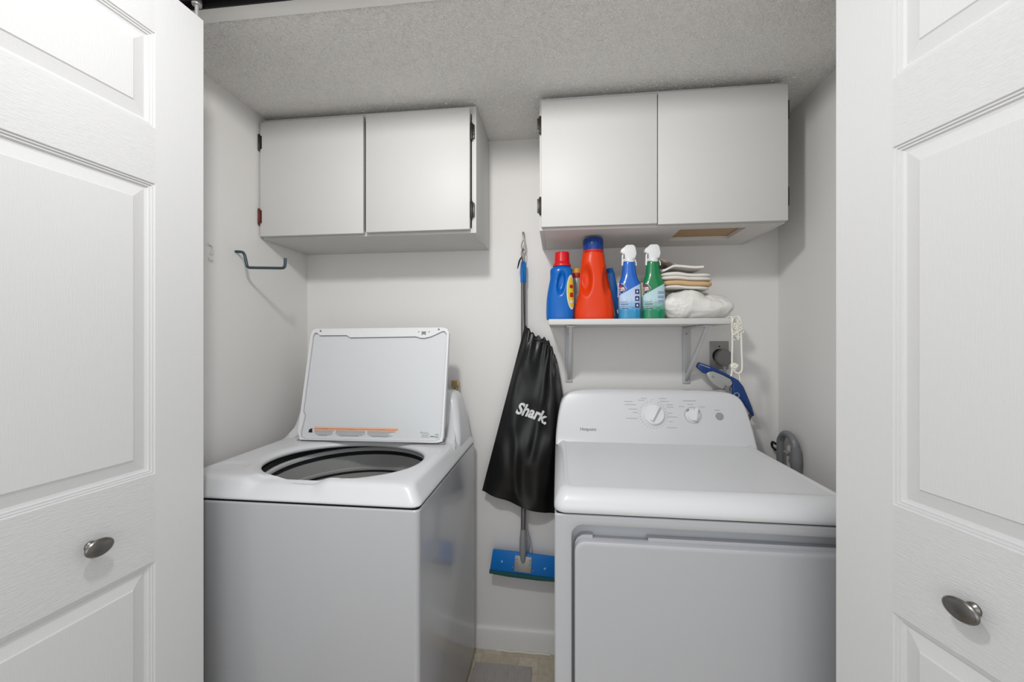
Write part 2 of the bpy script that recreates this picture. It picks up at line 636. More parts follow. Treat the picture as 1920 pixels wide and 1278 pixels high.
def bifold(name, lead, d, side, label, knob_z):
    """lead: track end of the visible face, d: direction to the hinge edge, side: +1 faces +X"""
    d = Vector((d[0], d[1], 0)).normalized()
    up = Vector((0, 0, 1))
    xf = frame((lead[0], lead[1], 0), d, up)
    n = Vector((xf[0][2], xf[1][2], 0))
    if n.x * side < 0:
        xf = Matrix(((d.x, 0, -n.x, lead[0]), (d.y, 0, -n.y, lead[1]), (0, 1, 0, 0), (0, 0, 0, 1)))
    bm = bmesh.new()
    door_slab(bm, xf, False)
    loc = (lead[0], lead[1], 0)
    o = link_mesh(name, bm, [M_door_v, M_door_h], loc=loc, smooth=0)
    struct(o, label)
    door_knob(o, xf @ Matrix.Translation((0.221, knob_z, 0)))
    # second leaf, folded behind the first
    nn = Vector((xf[0][2], xf[1][2], 0))
    hinge = Vector((lead[0], lead[1], 0)) + d * PW - nn * 0.037
    jy = 0.86
    dx = -side * 0.060
    d2 = Vector((dx, math.sqrt(PW * PW - dx * dx), 0)).normalized()
    n2 = Vector((0, 0, 1)).cross(d2)
    if n2.x * side > 0:
        n2 = -n2
    xf2 = Matrix(((d2.x, 0, n2.x, hinge.x), (d2.y, 0, n2.y, hinge.y), (0, 1, 0, 0), (0, 0, 0, 1))) @ Matrix.Translation((0, 0, 0.034))
    bm = bmesh.new()
    door_slab(bm, xf2, True)
    link_mesh('rear_leaf', bm, [M_door_v, M_door_h], o, smooth=0)
    return o


bifold('door_1', (-0.836, 0.86), (-0.0782, -0.9969), 1, 'white raised-panel bifold door folded open at the left of the closet', 0.893)
bifold('door_2', (0.549, 0.86), (0.2080, -0.9781), -1, 'white raised-panel bifold door folded open at the right of the closet', 0.885)

# ------------------------------------------------------------------ wall cabinets
def hinge(parent, x, y, z, sgn, m):
    bm = bmesh.new()
    xf = Matrix.Translation((x, y, z))
    lathe(bm, [(0.003, -0.030), (0.0045, -0.027), (0.0045, 0.027), (0.003, 0.030)], xf, 14)
    box(bm, min(0, sgn * 0.010), max(0, sgn * 0.010), 0.0, 0.0025, -0.024, 0.024, 0.0008, xf=xf)
    for k in (-0.012, 0.012):
        lathe(bm, [(0.0025, 0), (0.0018, 0.0012)], xf @ Matrix.Translation((sgn * 0.007, 0, k)) @ Matrix.Rotation(pi / 2, 4, 'X'), 10)
    return link_mesh('hinge', bm, m, parent)


def cab_door(parent, x0, x1, z0, z1, yf, hx, sgn, mats, yh):
    bm = bmesh.new()
    box(bm, x0, x1, yf, yf + 0.018, z0, z1, 0.002)
    o = link_mesh('door', bm, M_cab, parent)
    for z, m in zip((1.997, 1.725), mats):
        hinge(o, hx, yh, z, sgn, m)


# left cabinet
c1 = thing('wall_cabinet', 'white two-door wall cabinet above the washer, with a dark gap between its doors', 'cabinet', (-0.683, 1.50, 1.647), 'white wall cabinets')
bm = bmesh.new()
box(bm, -1.0865, -1.0705, 1.366, YB - 0.001, 1.647, 2.088, 0.001)
box(bm, -0.297, -0.281, 1.366, YB - 0.001, 1.647, 2.088, 0.001)
box(bm, -1.0705, -0.297, 1.366, YB - 0.001, 2.062, 2.088)
box(bm, -1.0705, -0.297, 1.366, YB - 0.001, 1.647, 1.663)
box(bm, -1.0705, -0.297, YB - 0.007, YB - 0.001, 1.663, 2.062)
link_mesh('carcass', bm, M_cab, c1)
cab_door(c1, -1.083, -0.6855, 1.653, 2.071, 1.346, -1.0855, 1, (M_hinge, M_hinge_red), 1.345)
cab_door(c1, -0.6755, -0.3, 1.655, 2.073, 1.3445, -0.2955, 1, (M_hinge, M_hinge), 1.356)
# right cabinet, its floor has a cut-out
c2 = thing('wall_cabinet', 'white two-door wall cabinet above the shelf, with a square cut-out in its underside', 'cabinet', (0.33, 1.50, 1.643), 'white wall cabinets')
bm = bmesh.new()
rx0, rx1 = -0.060, 0.716
box(bm, rx0, rx0 + 0.016, 1.352, YB - 0.001, 1.643, 2.088, 0.001)
box(bm, rx1 - 0.016, rx1, 1.352, YB - 0.001, 1.643, 2.088, 0.001)
box(bm, rx0 + 0.016, rx1 - 0.016, 1.352, YB - 0.001, 2.072, 2.088)
box(bm, rx0 + 0.016, rx1 - 0.016, YB - 0.007, YB - 0.001, 1.643, 2.072)
box(bm, rx0 + 0.016, rx1 - 0.016, 1.352, 1.368, 2.040, 2.072)
link_mesh('carcass', bm, M_cab, c2)
bm = bmesh.new()
hx0, hx1, hy0, hy1 = 0.408, 0.618, 1.392, 1.540
xa, xb, ya, yb = rx0 + 0.016, rx1 - 0.016, 1.352, YB - 0.007
inner = [(hx1, hy0), (hx1, hy1), (hx0, hy1), (hx0, hy0)]
outer = [(xb, ya), (xb, yb), (xa, yb), (xa, ya)]
ring_plate(bm, outer, inner, 1.643, 1.656)
link_mesh('bottom_panel', bm, M_cab_low, c2, smooth=0)
bm = bmesh.new()
box(bm, hx0 - 0.03, hx1 + 0.03, hy0 - 0.02, hy1 + 0.03, 1.6565, 1.664)
box(bm, hx0 - 0.0, hx1, hy0 - 0.002, hy0 - 0.0005, 1.643, 1.656)
link_mesh('board_over_opening', bm, M_ply, c2, smooth=0)
cab_door(c2, -0.0535, 0.3205, 1.650, 2.070, 1.332, -0.0575, -1, (M_hinge, M_hinge), 1.345)
cab_door(c2, 0.323, 0.7145, 1.646, 2.071, 1.330, 0.7195, -1, (M_hinge, M_hinge), 1.343)

# ------------------------------------------------------------------ shelf
sh = thing('wall_shelf', 'narrow white shelf on two metal brackets above the dryer', 'shelf', (0.27, 1.635, 1.325))
bm = bmesh.new()
box(bm, -0.030, 0.578, 1.368, YB - 0.001, 1.3255, 1.345, 0.002)
link_mesh('shelf_board', bm, M_cab, sh)
for bx in (0.046, 0.502):
    bm = bmesh.new()
    box(bm, bx - 0.014, bx + 0.014, 1.627, YB - 0.0012, 1.105, 1.3245, 0.0015)
    box(bm, bx - 0.014, bx + 0.014, 1.40, 1.627, 1.3185, 1.3245, 0.0015)
    prism(bm, [(1.405, 1.3185), (1.420, 1.3185), (1.6275, 1.135), (1.6275, 1.112)], bx - 0.006, bx + 0.006,
          Matrix(((0, 0, 1, 0), (1, 0, 0, 0), (0, 1, 0, 0), (0, 0, 0, 1))), 0.001)
    br = link_mesh('bracket', bm, M_bracket, sh)
    for z in (1.298, 1.15):
        bm = bmesh.new()
        lathe(bm, [(0.0035, 0), (0.003, 0.002), (0.001, 0.0028)], Matrix.Translation((bx, 1.627, z)) @ Matrix.Rotation(pi / 2, 4, 'X'), 12)
        link_mesh('screw', bm, M_grey, br)

# ------------------------------------------------------------------ washer
WX0, WX1 = -1.017, -0.331
wa = thing('washing_machine', 'white top-loading washing machine with its lid open, left of the mop', 'washing machine', (-0.674, 1.25, 0))
for x in (WX0 + 0.05, WX1 - 0.05):
    for y in (0.98, 1.53):
        bm = bmesh.new()
        lathe(bm, [(0.018, 0.0), (0.018, 0.012), (0.008, 0.014), (0.008, 0.035)], Matrix.Translation((x, y, 0)), 16)
        link_mesh('foot', bm, M_grey, wa)
bm = bmesh.new()
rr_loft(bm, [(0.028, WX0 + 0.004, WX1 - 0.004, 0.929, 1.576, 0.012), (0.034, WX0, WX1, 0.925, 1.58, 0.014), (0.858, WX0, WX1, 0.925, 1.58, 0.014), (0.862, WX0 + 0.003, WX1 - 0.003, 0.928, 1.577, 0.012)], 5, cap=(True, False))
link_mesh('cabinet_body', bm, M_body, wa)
bm = bmesh.new()
rr_loft(bm, [(0.8622, WX0 + 0.005, WX1 - 0.005, 0.930, 1.575, 0.012), (0.8675, WX0 + 0.005, WX1 - 0.005, 0.930, 1.575, 0.012)], 5, cap=(False, False))
link_mesh('seam_shade', bm, M_dark, wa)  # near-black strip standing in for the shade in the open seam
# top cover with the tub opening
EC = (-0.645, 1.160)
ERX, ERY = 0.236, 0.187
NPH = 288


def ray_rr(phi, x0, x1, y0, y1, r):
    c, s = cos(phi), sin(phi)
    lo, hi = 0.0, 1.5
    for _ in range(30):
        t = (lo + hi) / 2
        px, py = EC[0] + c * t, EC[1] + s * t
        qx = abs(px - (x0 + x1) / 2) - ((x1 - x0) / 2 - r)
        qy = abs(py - (y0 + y1) / 2) - ((y1 - y0) / 2 - r)
        sd = hypot(max(qx, 0), max(qy, 0)) + min(max(qx, qy), 0) - r
        if sd > 0:
            hi = t
        else:
            lo = t
    return (EC[0] + c * lo, EC[1] + s * lo)


def sstep(a, b, x):
    t = max(0.0, min(1.0, (x - a) / (b - a)))
    return t * t * (3 - 2 * t)


rings = []
bm = bmesh.new()
outer_levels = [(0.868, 0.0005, 0.020), (0.8705, -0.0012, 0.020), (0.8740, -0.0005, 0.020), (0.880, 0.0035, 0.020), (0.890, 0.0100, 0.020), (0.900, 0.0165, 0.021), (0.9075, 0.0215, 0.022), (0.9125, 0.0262, 0.024), (0.9155, 0.0325, 0.026), (0.9168, 0.040, 0.028), (0.9172, 0.050, 0.030)]
inner_levels = [(0.9155, 0.022), (0.9135, 0.012), (0.9105, 0.005), (0.9065, 0.001), (0.9030, 0.0), (0.8990, 0.001), (0.8960, 0.004)]


def cover_pt(phi, x, y, z):
    # finger notch pressed into the front edge
    a = sstep(-0.815, -0.765, x) * (1 - sstep(-0.625, -0.575, x))
    b = (1 - sstep(0.965, 0.985, y)) * sstep(0.874, 0.884, z)
    z -= 0.013 * a * b * sstep(0.88, 0.917, z)
    y += 0.005 * a * b
    # bleach dispenser corner
    d = hypot((x + 0.925) / 0.052, (y - 1.035) / 0.040)
    z -= 0.0045 * (1 - sstep(0.85, 1.02, d)) * (1 if z > 0.90 else 0)
    return (x, y, z)


for z, ins, r in outer_levels:
    rings.append([(phi, *ray_rr(phi, WX0 + ins, WX1 - ins, 0.925 + ins * 0.9, 1.58 - ins * 0.3, r), z) for phi in [2 * pi * k / NPH for k in range(NPH)]])
for z, ex in inner_levels:
    rings.append([(phi, EC[0] + (ERX + ex) * cos(phi), EC[1] + (ERY + ex) * math.copysign(abs(sin(phi)) ** 0.93, sin(phi)), z) for phi in [2 * pi * k / NPH for k in range(NPH)]])
no = len(outer_levels)
mid = []
for k in range(1, 14):
    t = k / 14
    A, B = rings[no - 1], rings[no]
    mid.append([(a[0], a[1] + (b[1] - a[1]) * t, a[2] + (b[2] - a[2]) * t, a[3] + (b[3] - a[3]) * t) for a, b in zip(A, B)])
rings = rings[:no] + mid + rings[no:]
bridge(bm, [[bm.verts.new(cover_pt(*q)) for q in rg] for rg in rings])
link_mesh('top_cover', bm, M_enamel, wa, smooth=50)
# tub seen through the opening
TC = (-0.645, 1.190)
tub = bmesh.new()
XT = Matrix.Translation((TC[0], TC[1], 0))
lathe(tub, [(0.262, 0.862), (0.262, 0.40), (0.02, 0.40)], XT, 72, cap=(False, False))
lathe(tub, [(0.246, 0.890), (0.246, 0.872), (0.262, 0.862)], XT, 72, cap=(False, False))
tb = link_mesh('outer_tub', tub, M_dark, wa)
bm = bmesh.new()
lathe(bm, [(0.250, 0.871), (0.245, 0.873), (0.240, 0.872), (0.237, 0.868), (0.237, 0.860), (0.250, 0.859)], XT, 96, cap=(False, False))
link_mesh('balance_ring', bm, M_ring, tb)
bm = bmesh.new()
lathe(bm, [(0.246, 0.846), (0.240, 0.845), (0.239, 0.800), (0.234, 0.797), (0.234, 0.790), (0.239, 0.787), (0.239, 0.752), (0.233, 0.749), (0.233, 0.742), (0.238, 0.739), (0.238, 0.45), (0.20, 0.42), (0.02, 0.42)], XT, 96, cap=(False, True))
bk = link_mesh('basket', bm, M_steel, tb)
bm = bmesh.new()
for z in (0.8525, 0.7830, 0.7350):
    lathe(bm, [(0.2415, z + (0.0068 if z > 0.8 else 0.004)), (0.2380, z + (0.0060 if z > 0.8 else 0.003)), (0.2380, z - (0.0060 if z > 0.8 else 0.003)), (0.2415, z - (0.0068 if z > 0.8 else 0.004))], XT, 96, cap=(False, False))
link_mesh('basket_groove', bm, M_dark, bk)
# console
bm = bmesh.new()
con = []
for z, ins, yf, yb in ((0.895, 0.012, 1.372, 1.574), (0.915, 0.014, 1.380, 1.574), (0.925, 0.016, 1.392, 1.573), (0.940, 0.018, 1.402, 1.572), (0.960, 0.021, 1.411, 1.570),
                       (0.990, 0.026, 1.421, 1.567), (1.020, 0.031, 1.430, 1.563), (1.045, 0.037, 1.438, 1.558), (1.060, 0.043, 1.444, 1.553), (1.072, 0.052, 1.452, 1.546), (1.080, 0.065, 1.462, 1.536), (1.083, 0.085, 1.476, 1.520)):
    con.append((z, WX0 + ins, WX1 - ins, yf, yb, 0.024))
rr_loft(bm, con, 8)
cn = link_mesh('console', bm, M_enamel, wa, smooth=50)
# wings that carry the deck up into the console
for sx in (0, 1):
    bm = bmesh.new()
    R = []
    for k in range(19):
        t = k / 18
        y = 1.325 + t * 0.10
        top = 0.9140 + 0.075 * t ** 2.0
        xo = 0.017 + 0.028 * t ** 2
        if sx:
            xs = [WX1 - xo + 0.002, WX1 - xo - 0.005, WX1 - xo - 0.022, WX1 - xo - 0.040]
        else:
            xs = [WX0 + xo - 0.002, WX0 + xo + 0.005, WX0 + xo + 0.022, WX0 + xo + 0.040]
        zz = [0.902 + 0.03 * t ** 2.6, top - 0.004, top, 0.905 + (top - 0.905) * 0.75]
        R.append([bm.verts.new((x, y, z)) for x, z in zip(xs, zz)] + [bm.verts.new((xs[-1], y, 0.896)), bm.verts.new((xs[0], y, 0.896))])
    bridge(bm, R)
    bm.faces.new(R[0]); bm.faces.new(R[-1])
    link_mesh('console_wing', bm, M_enamel, wa, smooth=60)
# lid, leaning back against the console
LO = Vector((-0.9154, 1.312, 0.9215))
LV = Vector((0.0125, 0.091, 0.401)).normalized()
XLID = frame(LO, (1, 0.0, 0.006), LV)          # local z points towards the viewer
if XLID[1][2] > 0:
    XLID = XLID @ Matrix.Diagonal((1, 1, -1, 1))
LW, LH = 0.531, 0.405
bm = bmesh.new()
rr_loft(bm, [(-0.026, 0.006, LW - 0.006, 0.004, LH - 0.006, 0.018), (-0.023, 0.002, LW - 0.002, 0.001, LH - 0.002, 0.021), (-0.008, 0.0, LW, 0.0, LH, 0.022), (-0.0065, 0.001, LW - 0.001, 0.001, LH - 0.001, 0.021)], 6, fn=lambda x, y, z: XLID @ Vector((x + 0.0, y, z)))
lid = link_mesh('lid', bm, M_lid, wa)
inner = [(0.0085, 0.378), (0.012, 0.386), (0.0195, 0.390), (0.0275, 0.387), (0.036, 0.379), (0.142, 0.379), (0.156, 0.370), (0.28, 0.371), (0.408, 0.372), (0.424, 0.367), (0.440, 0.366), (0.462, 0.371), (0.485, 0.381), (0.506, 0.391), (0.515, 0.390), (0.5225, 0.380),
         (0.5235, 0.30), (0.5235, 0.2), (0.5235, 0.10), (0.5235, 0.03), (0.519, 0.012), (0.50, 0.005), (0.40, 0.004), (0.26, 0.004), (0.13, 0.004), (0.03, 0.004), (0.013, 0.010), (0.011, 0.03), (0.0165, 0.07), (0.0165, 0.085), (0.0085, 0.10), (0.0085, 0.2), (0.0085, 0.3)]
outl = []
ro = rrect(0.0005, LW - 0.0005, 0.0005, LH - 0.0005, [0.012, 0.022, 0.022, 0.012], 6)


def near_on(loop, p):
    best = None
    for i in range(len(loop)):
        a, b = Vector(loop[i]), Vector(loop[(i + 1) % len(loop)])
        ab = b - a
        t = max(0, min(1, (Vector(p) - a).dot(ab) / max(ab.length_squared, 1e-12)))
        q = a + ab * t
        dd = (q - Vector(p)).length
        if best is None or dd < best[0]:
            best = (dd, (q.x, q.y))
    return best[1]


outl = [near_on(ro, p) for p in inner]
outl[1] = (0.006, 0.399); outl[2] = (0.020, 0.4045); outl[13] = (0.508, 0.4045); outl[14] = (0.524, 0.399)
bm = bmesh.new()
ring_plate(bm, outl, inner, -0.0066, 0.0, XLID)
link_mesh('lid_rim', bm, M_plastic_w, lid, smooth=30)
bm = bmesh.new()
n = len(inner)
inn2 = []
for i, p in enumerate(inner):
    a, b = Vector(inner[i - 1]), Vector(inner[(i + 1) % n])
    t = (b - a).normalized()
    inn2.append((p[0] - t.y * 0.0022 * -1 * -1, p[1] + t.x * 0.0022 * -1 * -1))
cxm, cym = 0.265, 0.2
inn2 = [(p[0] + (0.0022 if p[0] < 0.03 else -0.0022 if p[0] > 0.5 else 0), p[1] - (0.0030 if p[1] > 0.3 else -0.0012)) for p in inner]
ring_plate(bm, inner, inn2, -0.0066, -0.0058, XLID)
link_mesh('lid_rim_shade', bm, M_print, lid, smooth=0)  # grey line painted for the shadow the raised rim casts
# printed marks on the lid
bm = bmesh.new()


def strip(u0, u1, v0, v1, mi, h=-0.0058):
    box(bm, u0, u1, v0, v1, h - 0.0003, h, mi=mi, xf=XLID)


rnd = random.Random(4)
strip(0.058, 0.366, 0.0415, 0.0470, 1)
strip(0.058, 0.366, 0.0385, 0.0415, 0)
for a, b in ((0.058, 0.133), (0.138, 0.250), (0.255, 0.358)):
    strip(a, b, 0.0315, 0.0385, 1)
    m = (a + b) / 2
    strip(m - 0.012, m + 0.012, 0.0392, 0.0408, 3, -0.0055)
    for r in range(5):
        y = 0.0365 - r * 0.0030
        u = a + 0.002
        while u < b - 0.006 - (0.006 * r if b > 0.3 else 0):
            wd = rnd.uniform(0.004, 0.011)
            strip(u, min(u + wd, b - 0.001), y - 0.0013, y, 2, -0.0054)
            u += wd + 0.0014
    for r in range(2):
        y = 0.0205 - r * 0.0034
        strip(a + 0.008 + r * 0.010, b - 0.010 - r * 0.014, y - 0.0015, y, 3)
link_mesh('warning_label', bm, [M_or1, M_or2, M_print, M_groove], lid, smooth=0)
bm = bmesh.new()
for k in range(4):
    strip(0.452, 0.480 - 0.004 * (k % 2), 0.018 + 0.005 * k, 0.0195 + 0.005 * k, 0)
strip(0.448, 0.4515, 0.0325, 0.036, 1)
strip(0.483, 0.499, 0.0190, 0.0225, 1)
strip(0.500, 0.512, 0.0165, 0.0200, 0)
strip(0.500, 0.512, 0.0220, 0.0240, 0)
strip(0.500, 0.512, 0.0270, 0.0300, 0)
link_mesh('maker_label', bm, [M_print, M_groove], lid, smooth=0)
bm = bmesh.new()
prism(bm, [(0.037, 0.026), (0.053, 0.026), (0.050, 0.034), (0.0515, 0.041), (0.0465, 0.038), (0.0445, 0.042), (0.042, 0.036), (0.039, 0.038)], -0.0061, -0.0057, XLID)
link_mesh('hand_symbol', bm, M_dark, lid, smooth=0)
for u, v in ((0.038, 0.3955), (0.492, 0.3975)):
    bm = bmesh.new()
    lathe(bm, [(0.0036, 0.0), (0.0030, 0.0022), (0.001, 0.003)], XLID @ Matrix.Translation((u, v, 0)), 16)
    link_mesh('bumper', bm, M_groove, lid)
bm = bmesh.new()
for u, v, a, b in ((0.437, 0.3885, 0.010, 0.0014), (0.437, 0.3835, 0.007, 0.0040), (0.418, 0.3885, 0.002, 0.002), (0.457, 0.3885, 0.002, 0.002), (0.431, 0.380, 0.0018, 0.003), (0.443, 0.380, 0.0018, 0.003)):
    box(bm, u - a / 1, u + a / 1, v - b / 1, v + b / 1, -0.0002, 0.0003, xf=XLID)
link_mesh('latch_catch', bm, M_groove, lid, smooth=0)
for u in (0.006, LW - 0.006):
    bm = bmesh.new()
    lathe(bm, [(0.0045, -0.010), (0.0045, 0.010)], XLID @ Matrix.Translation((u, -0.002, -0.012)) @ Matrix.Rotation(pi / 2, 4, 'Y'), 14)
    link_mesh('lid_hinge', bm, M_grey, lid)

# small brass valve above the back of the washer
v = thing('water_valve', 'small brass water valve on the wall behind the open washer lid', 'water valve', (-0.415, 1.633, 1.09))
bm = bmesh.new()
lathe(bm, [(0.010, 0.0), (0.010, 0.022), (0.014, 0.024), (0.014, 0.034)], Matrix.Translation((-0.416, 1.6345, 1.093)) @ Matrix.Rotation(pi / 2, 4, 'X'), 8)
lathe(bm, [(0.0085, 0.0), (0.0085, 0.04)], Matrix.Translation((-0.416, 1.607, 1.055)), 16)
link_mesh('valve_body', bm, M_brass, v, smooth=30)
bm = bmesh.new()
box(bm, -0.432, -0.399, 1.592, 1.598, 1.080, 1.108, 0.002)
link_mesh('valve_handle', bm, M_brass, v)

# ------------------------------------------------------------------ dryer
DX0, DX1 = -0.0065, 0.676
dr = thing('clothes_dryer', 'white front-loading clothes dryer with two knobs, under the shelf', 'dryer', (0.335, 1.25, 0))
for x in (DX0 + 0.05, DX1 - 0.05):
    for y in (1.02, 1.50):
        bm = bmesh.new()
        lathe(bm, [(0.018, 0.0), (0.018, 0.012), (0.008, 0.014), (0.008, 0.035)], Matrix.Translation((x, y, 0)), 16)
        link_mesh('foot', bm, M_grey, dr)
XZ = Matrix(((1, 0, 0, 0), (0, 0, 1, 0), (0, 1, 0, 0), (0, 0, 0, 1)))   # local (x, z) outline, local z = world y
bm = bmesh.new()
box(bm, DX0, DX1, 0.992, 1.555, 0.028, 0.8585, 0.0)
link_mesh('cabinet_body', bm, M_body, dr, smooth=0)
hx0, hx1, hz0, hz1 = 0.0300, 0.6580, 0.17, 0.838
inner = rrect(hx0, hx1, hz0, hz1, 0.030, 8)
outer = radial_outer(inner, DX0, DX1, 0.028, 0.8585)
bm = bmesh.new()
# front sheet with eased hole edge
out2 = [(min(max(p[0], DX0 + 0.003), DX1 - 0.003), min(max(p[1], 0.031), 0.8555)) for p in outer]
L = []
for loop, y in ((outer, 0.9915), (outer, 0.958), (out2, 0.955), ([(0.5 * (a[0] + b[0]), 0.5 * (a[1] + b[1])) for a, b in zip(out2, inner)], 0.955), (inner, 0.955),
                (rrect(hx0 + 0.003, hx1 - 0.003, hz0 + 0.003, hz1 - 0.003, 0.028, 8), 0.9565), (rrect(hx0 + 0.0045, hx1 - 0.0045, hz0 + 0.0045, hz1 - 0.0045, 0.027, 8), 0.961), (rrect(hx0 + 0.0045, hx1 - 0.0045, hz0 + 0.0045, hz1 - 0.0045, 0.027, 8), 0.9915)):
    L.append([bm.verts.new((p[0], y, p[1])) for p in loop])
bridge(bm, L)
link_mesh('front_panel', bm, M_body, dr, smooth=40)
bm = bmesh.new()
prism(bm, rrect(hx0 + 0.002, hx1 - 0.002, hz0 + 0.002, hz1 - 0.002, 0.028, 6), 0.9895, 0.9915, XZ)
link_mesh('door_recess', bm, M_recess, dr, smooth=0)
bm = bmesh.new()
rings = []
for y, ins in ((0.9725, 0.0), (0.962, 0.0), (0.9585, 0.0015), (0.957, 0.005), (0.9575, 0.012)):
    rings.append([bm.verts.new((p[0], y, p[1])) for p in rrect(0.0405 + ins, 0.650 - ins, 0.18 + ins, 0.7955 - ins, max(0.026 - ins, 0.006), 8)])
bridge(bm, rings)
bm.faces.new(rings[-1]); bm.faces.new(rings[0])
poly = rrect(0.0415, 0.649, 0.181, 0.8045, 0.026, 6)
# notch in the rear skin of the door
top = [p for p in poly]
np_ = []
for p in poly:
    np_.append(p)
i_tr = 13
np_ = poly[:14] + [(0.2135, 0.8045), (0.2135, 0.7965), (0.0840, 0.7965), (0.0840, 0.8045)] + poly[14:]
prism(bm, np_, 0.9727, 0.9885, XZ)
dd = link_mesh('door', bm, M_body, dr, smooth=30)
bm = bmesh.new()
rr_loft(bm, [(0.8585, DX0 + 0.004, DX1 - 0.004, 0.9595, 1.555, 0.01), (0.8625, DX0 + 0.004, DX1 - 0.004, 0.9595, 1.555, 0.01)], 3, cap=(False, False))
link_mesh('seam_shade', bm, M_dark, dr)  # dark band in place of the shade in the gap below the cover
bm = bmesh.new()
lv = []
for z, ins in ((0.8622, 0.001), (0.865, -0.0015), (0.874, -0.002), (0.883, 0.0), (0.891, 0.004), (0.899, 0.0105), (0.9055, 0.018), (0.9105, 0.0265), (0.9132, 0.0345), (0.9138, 0.041), (0.9132, 0.0445), (0.9115, 0.0475), (0.9108, 0.052)):
    lv.append((z, DX0 + ins * 0.72, DX1 - ins * 0.72, 0.953 + ins, 1.557 - max(ins, 0) * 0.2, max(0.028 - max(ins, 0) * 0.25, 0.012)))
rr_loft(bm, lv, 7)
link_mesh('top_cover', bm, M_enamel, dr, smooth=50)
bm = bmesh.new()
con = []
for z, ins in ((0.900, 0.0), (0.912, 0.0005), (0.920, 0.001), (0.935, 0.002), (0.96, 0.005), (0.99, 0.009), (1.015, 0.0135), (1.035, 0.018), (1.050, 0.0235), (1.062, 0.0305), (1.071, 0.039), (1.078, 0.050), (1.083, 0.064), (1.0865, 0.084), (1.0890, 0.115), (1.0905, 0.16)):
    yf = 1.445 + (z - 0.920) / 0.165 * 0.055
    if z < 0.92:
        yf = 1.445 - 0.5 * (0.92 - z)
    if z > 1.08:
        yf += 0.0008 + (z - 1.08) * 0.35
    con.append((z, DX0 + ins, DX1 - ins * 1.02 + 0.002, yf, 1.556, 0.010))
rr_loft(bm, con, 5)
dc = link_mesh('console', bm, M_enamel, dr, smooth=40)
XC = frame((0, 1.445, 0.920), (1, 0, 0), (0, 0.055, 0.165))
if XC[1][2] > 0:
    XC = XC @ Matrix.Diagonal((1, 1, -1, 1))


def bar(bm, cx, cy, ang, l, wd, z0, z1, xf, mi=0, bev=0.0015):
    box(bm, -l / 2, l / 2, -wd / 2, wd / 2, z0, z1, bev, mi, xf @ Matrix.Translation((cx, cy, 0)) @ Matrix.Rotation(ang, 4, 'Z'))


# timer dial
dcx, dcy = 0.3415, 0.0915
bm = bmesh.new()
lathe(bm, [(0.0400, 0.0), (0.0395, 0.003), (0.0365, 0.0045), (0.0355, 0.010), (0.0335, 0.0118), (0.001, 0.0122)], XC @ Matrix.Translation((dcx, dcy, 0)), 56, cap=(False, True))
bar(bm, dcx + 0.004, dcy + 0.001, radians(60), 0.058, 0.010, 0.009, 0.021, XC)
k1 = link_mesh('timer_dial', bm, M_plastic_w, dc)
bm = bmesh.new()
bar(bm, dcx + 0.0065, dcy + 0.0005, radians(60), 0.054, 0.0045, 0.0195, 0.0215, XC)
link_mesh('pointer', bm, M_knobside, k1)
bm = bmesh.new()
for k in range(26):
    a = radians(-160 + k * 340 / 26 + 180 + 78)
    r = 0.0475
    bar(bm, dcx + r * cos(a), dcy + r * sin(a), a, 0.0065, 0.0011, -0.0001, 0.0004, XC, 0, 0)
for x, y, l in ((-0.085, 0.045, 0.030), (-0.078, 0.034, 0.040), (-0.070, 0.018, 0.030), (-0.062, 0.006, 0.018), (-0.076, -0.015, 0.042), (-0.040, 0.051, 0.022), (-0.030, 0.058, 0.020), (0.036, 0.058, 0.026), (0.042, 0.048, 0.030),
                (0.058, 0.036, 0.024), (0.060, 0.028, 0.022), (0.058, 0.006, 0.016), (0.064, -0.007, 0.034), (0.058, -0.024, 0.012), (0.060, -0.045, 0.032), (0.0, 0.054, 0.004)):
    bar(bm, dcx + x, dcy + y, 0, l, 0.0018, -0.0001, 0.0004, XC, 0, 0)
link_mesh('dial_markings', bm, M_print, dc, smooth=0)
# option knob
ocx, ocy = 0.4765, 0.092
bm = bmesh.new()
lathe(bm, [(0.0290, -0.0002), (0.0290, 0.0006), (0.0275, 0.0006), (0.0275, -0.0002)], XC @ Matrix.Translation((ocx, ocy, 0)), 48, cap=(False, False))
for x, y, l in ((-0.036, 0.030, 0.020), (0.036, 0.030, 0.018), (-0.004, 0.038, 0.020), (-0.006, 0.051, 0.046)):
    bar(bm, ocx + x, ocy + y, 0, l, 0.0022 if y > 0.05 else 0.0016, -0.0001, 0.0004, XC, 0, 0)
link_mesh('option_markings', bm, M_print, dc, smooth=0)
bm = bmesh.new()
lathe(bm, [(0.0230, 0.0), (0.0225, 0.003), (0.0205, 0.004), (0.0200, 0.008), (0.0185, 0.0095), (0.001, 0.0098)], XC @ Matrix.Translation((ocx, ocy, 0)), 44, cap=(False, True))
bar(bm, ocx + 0.007, ocy + 0.002, radians(78), 0.046, 0.010, 0.006, 0.018, XC)
k2 = link_mesh('option_knob', bm, M_plastic_w, dc)
bm = bmesh.new()
bar(bm, ocx - 0.0165, ocy + 0.0165, radians(40), 0.011, 0.005, 0.001, 0.0050, XC)
link_mesh('pointer', bm, M_grey, k2)
# start button
bm = bmesh.new()
lathe(bm, [(0.0135, 0.0), (0.0130, 0.002), (0.001, 0.0026)], XC @ Matrix.Translation((0.566, 0.090, 0)), 36, cap=(False, True))
link_mesh('start_button', bm, M_greybtn, dc)
bm = bmesh.new()
bar(bm, 0.560, 0.111, 0, 0.017, 0.0022, -0.0001, 0.0004, XC, 0, 0)
link_mesh('start_marking', bm, M_print, dc, smooth=0)
bm = bmesh.new()
t = text_bm('Hotpoint', 0.0155, 0.0003)
merge(bm, t, 0, XC @ Matrix.Translation((0.110, 0.034, 0.0006)))
link_mesh('logo', bm, M_groove, dc, smooth=0)

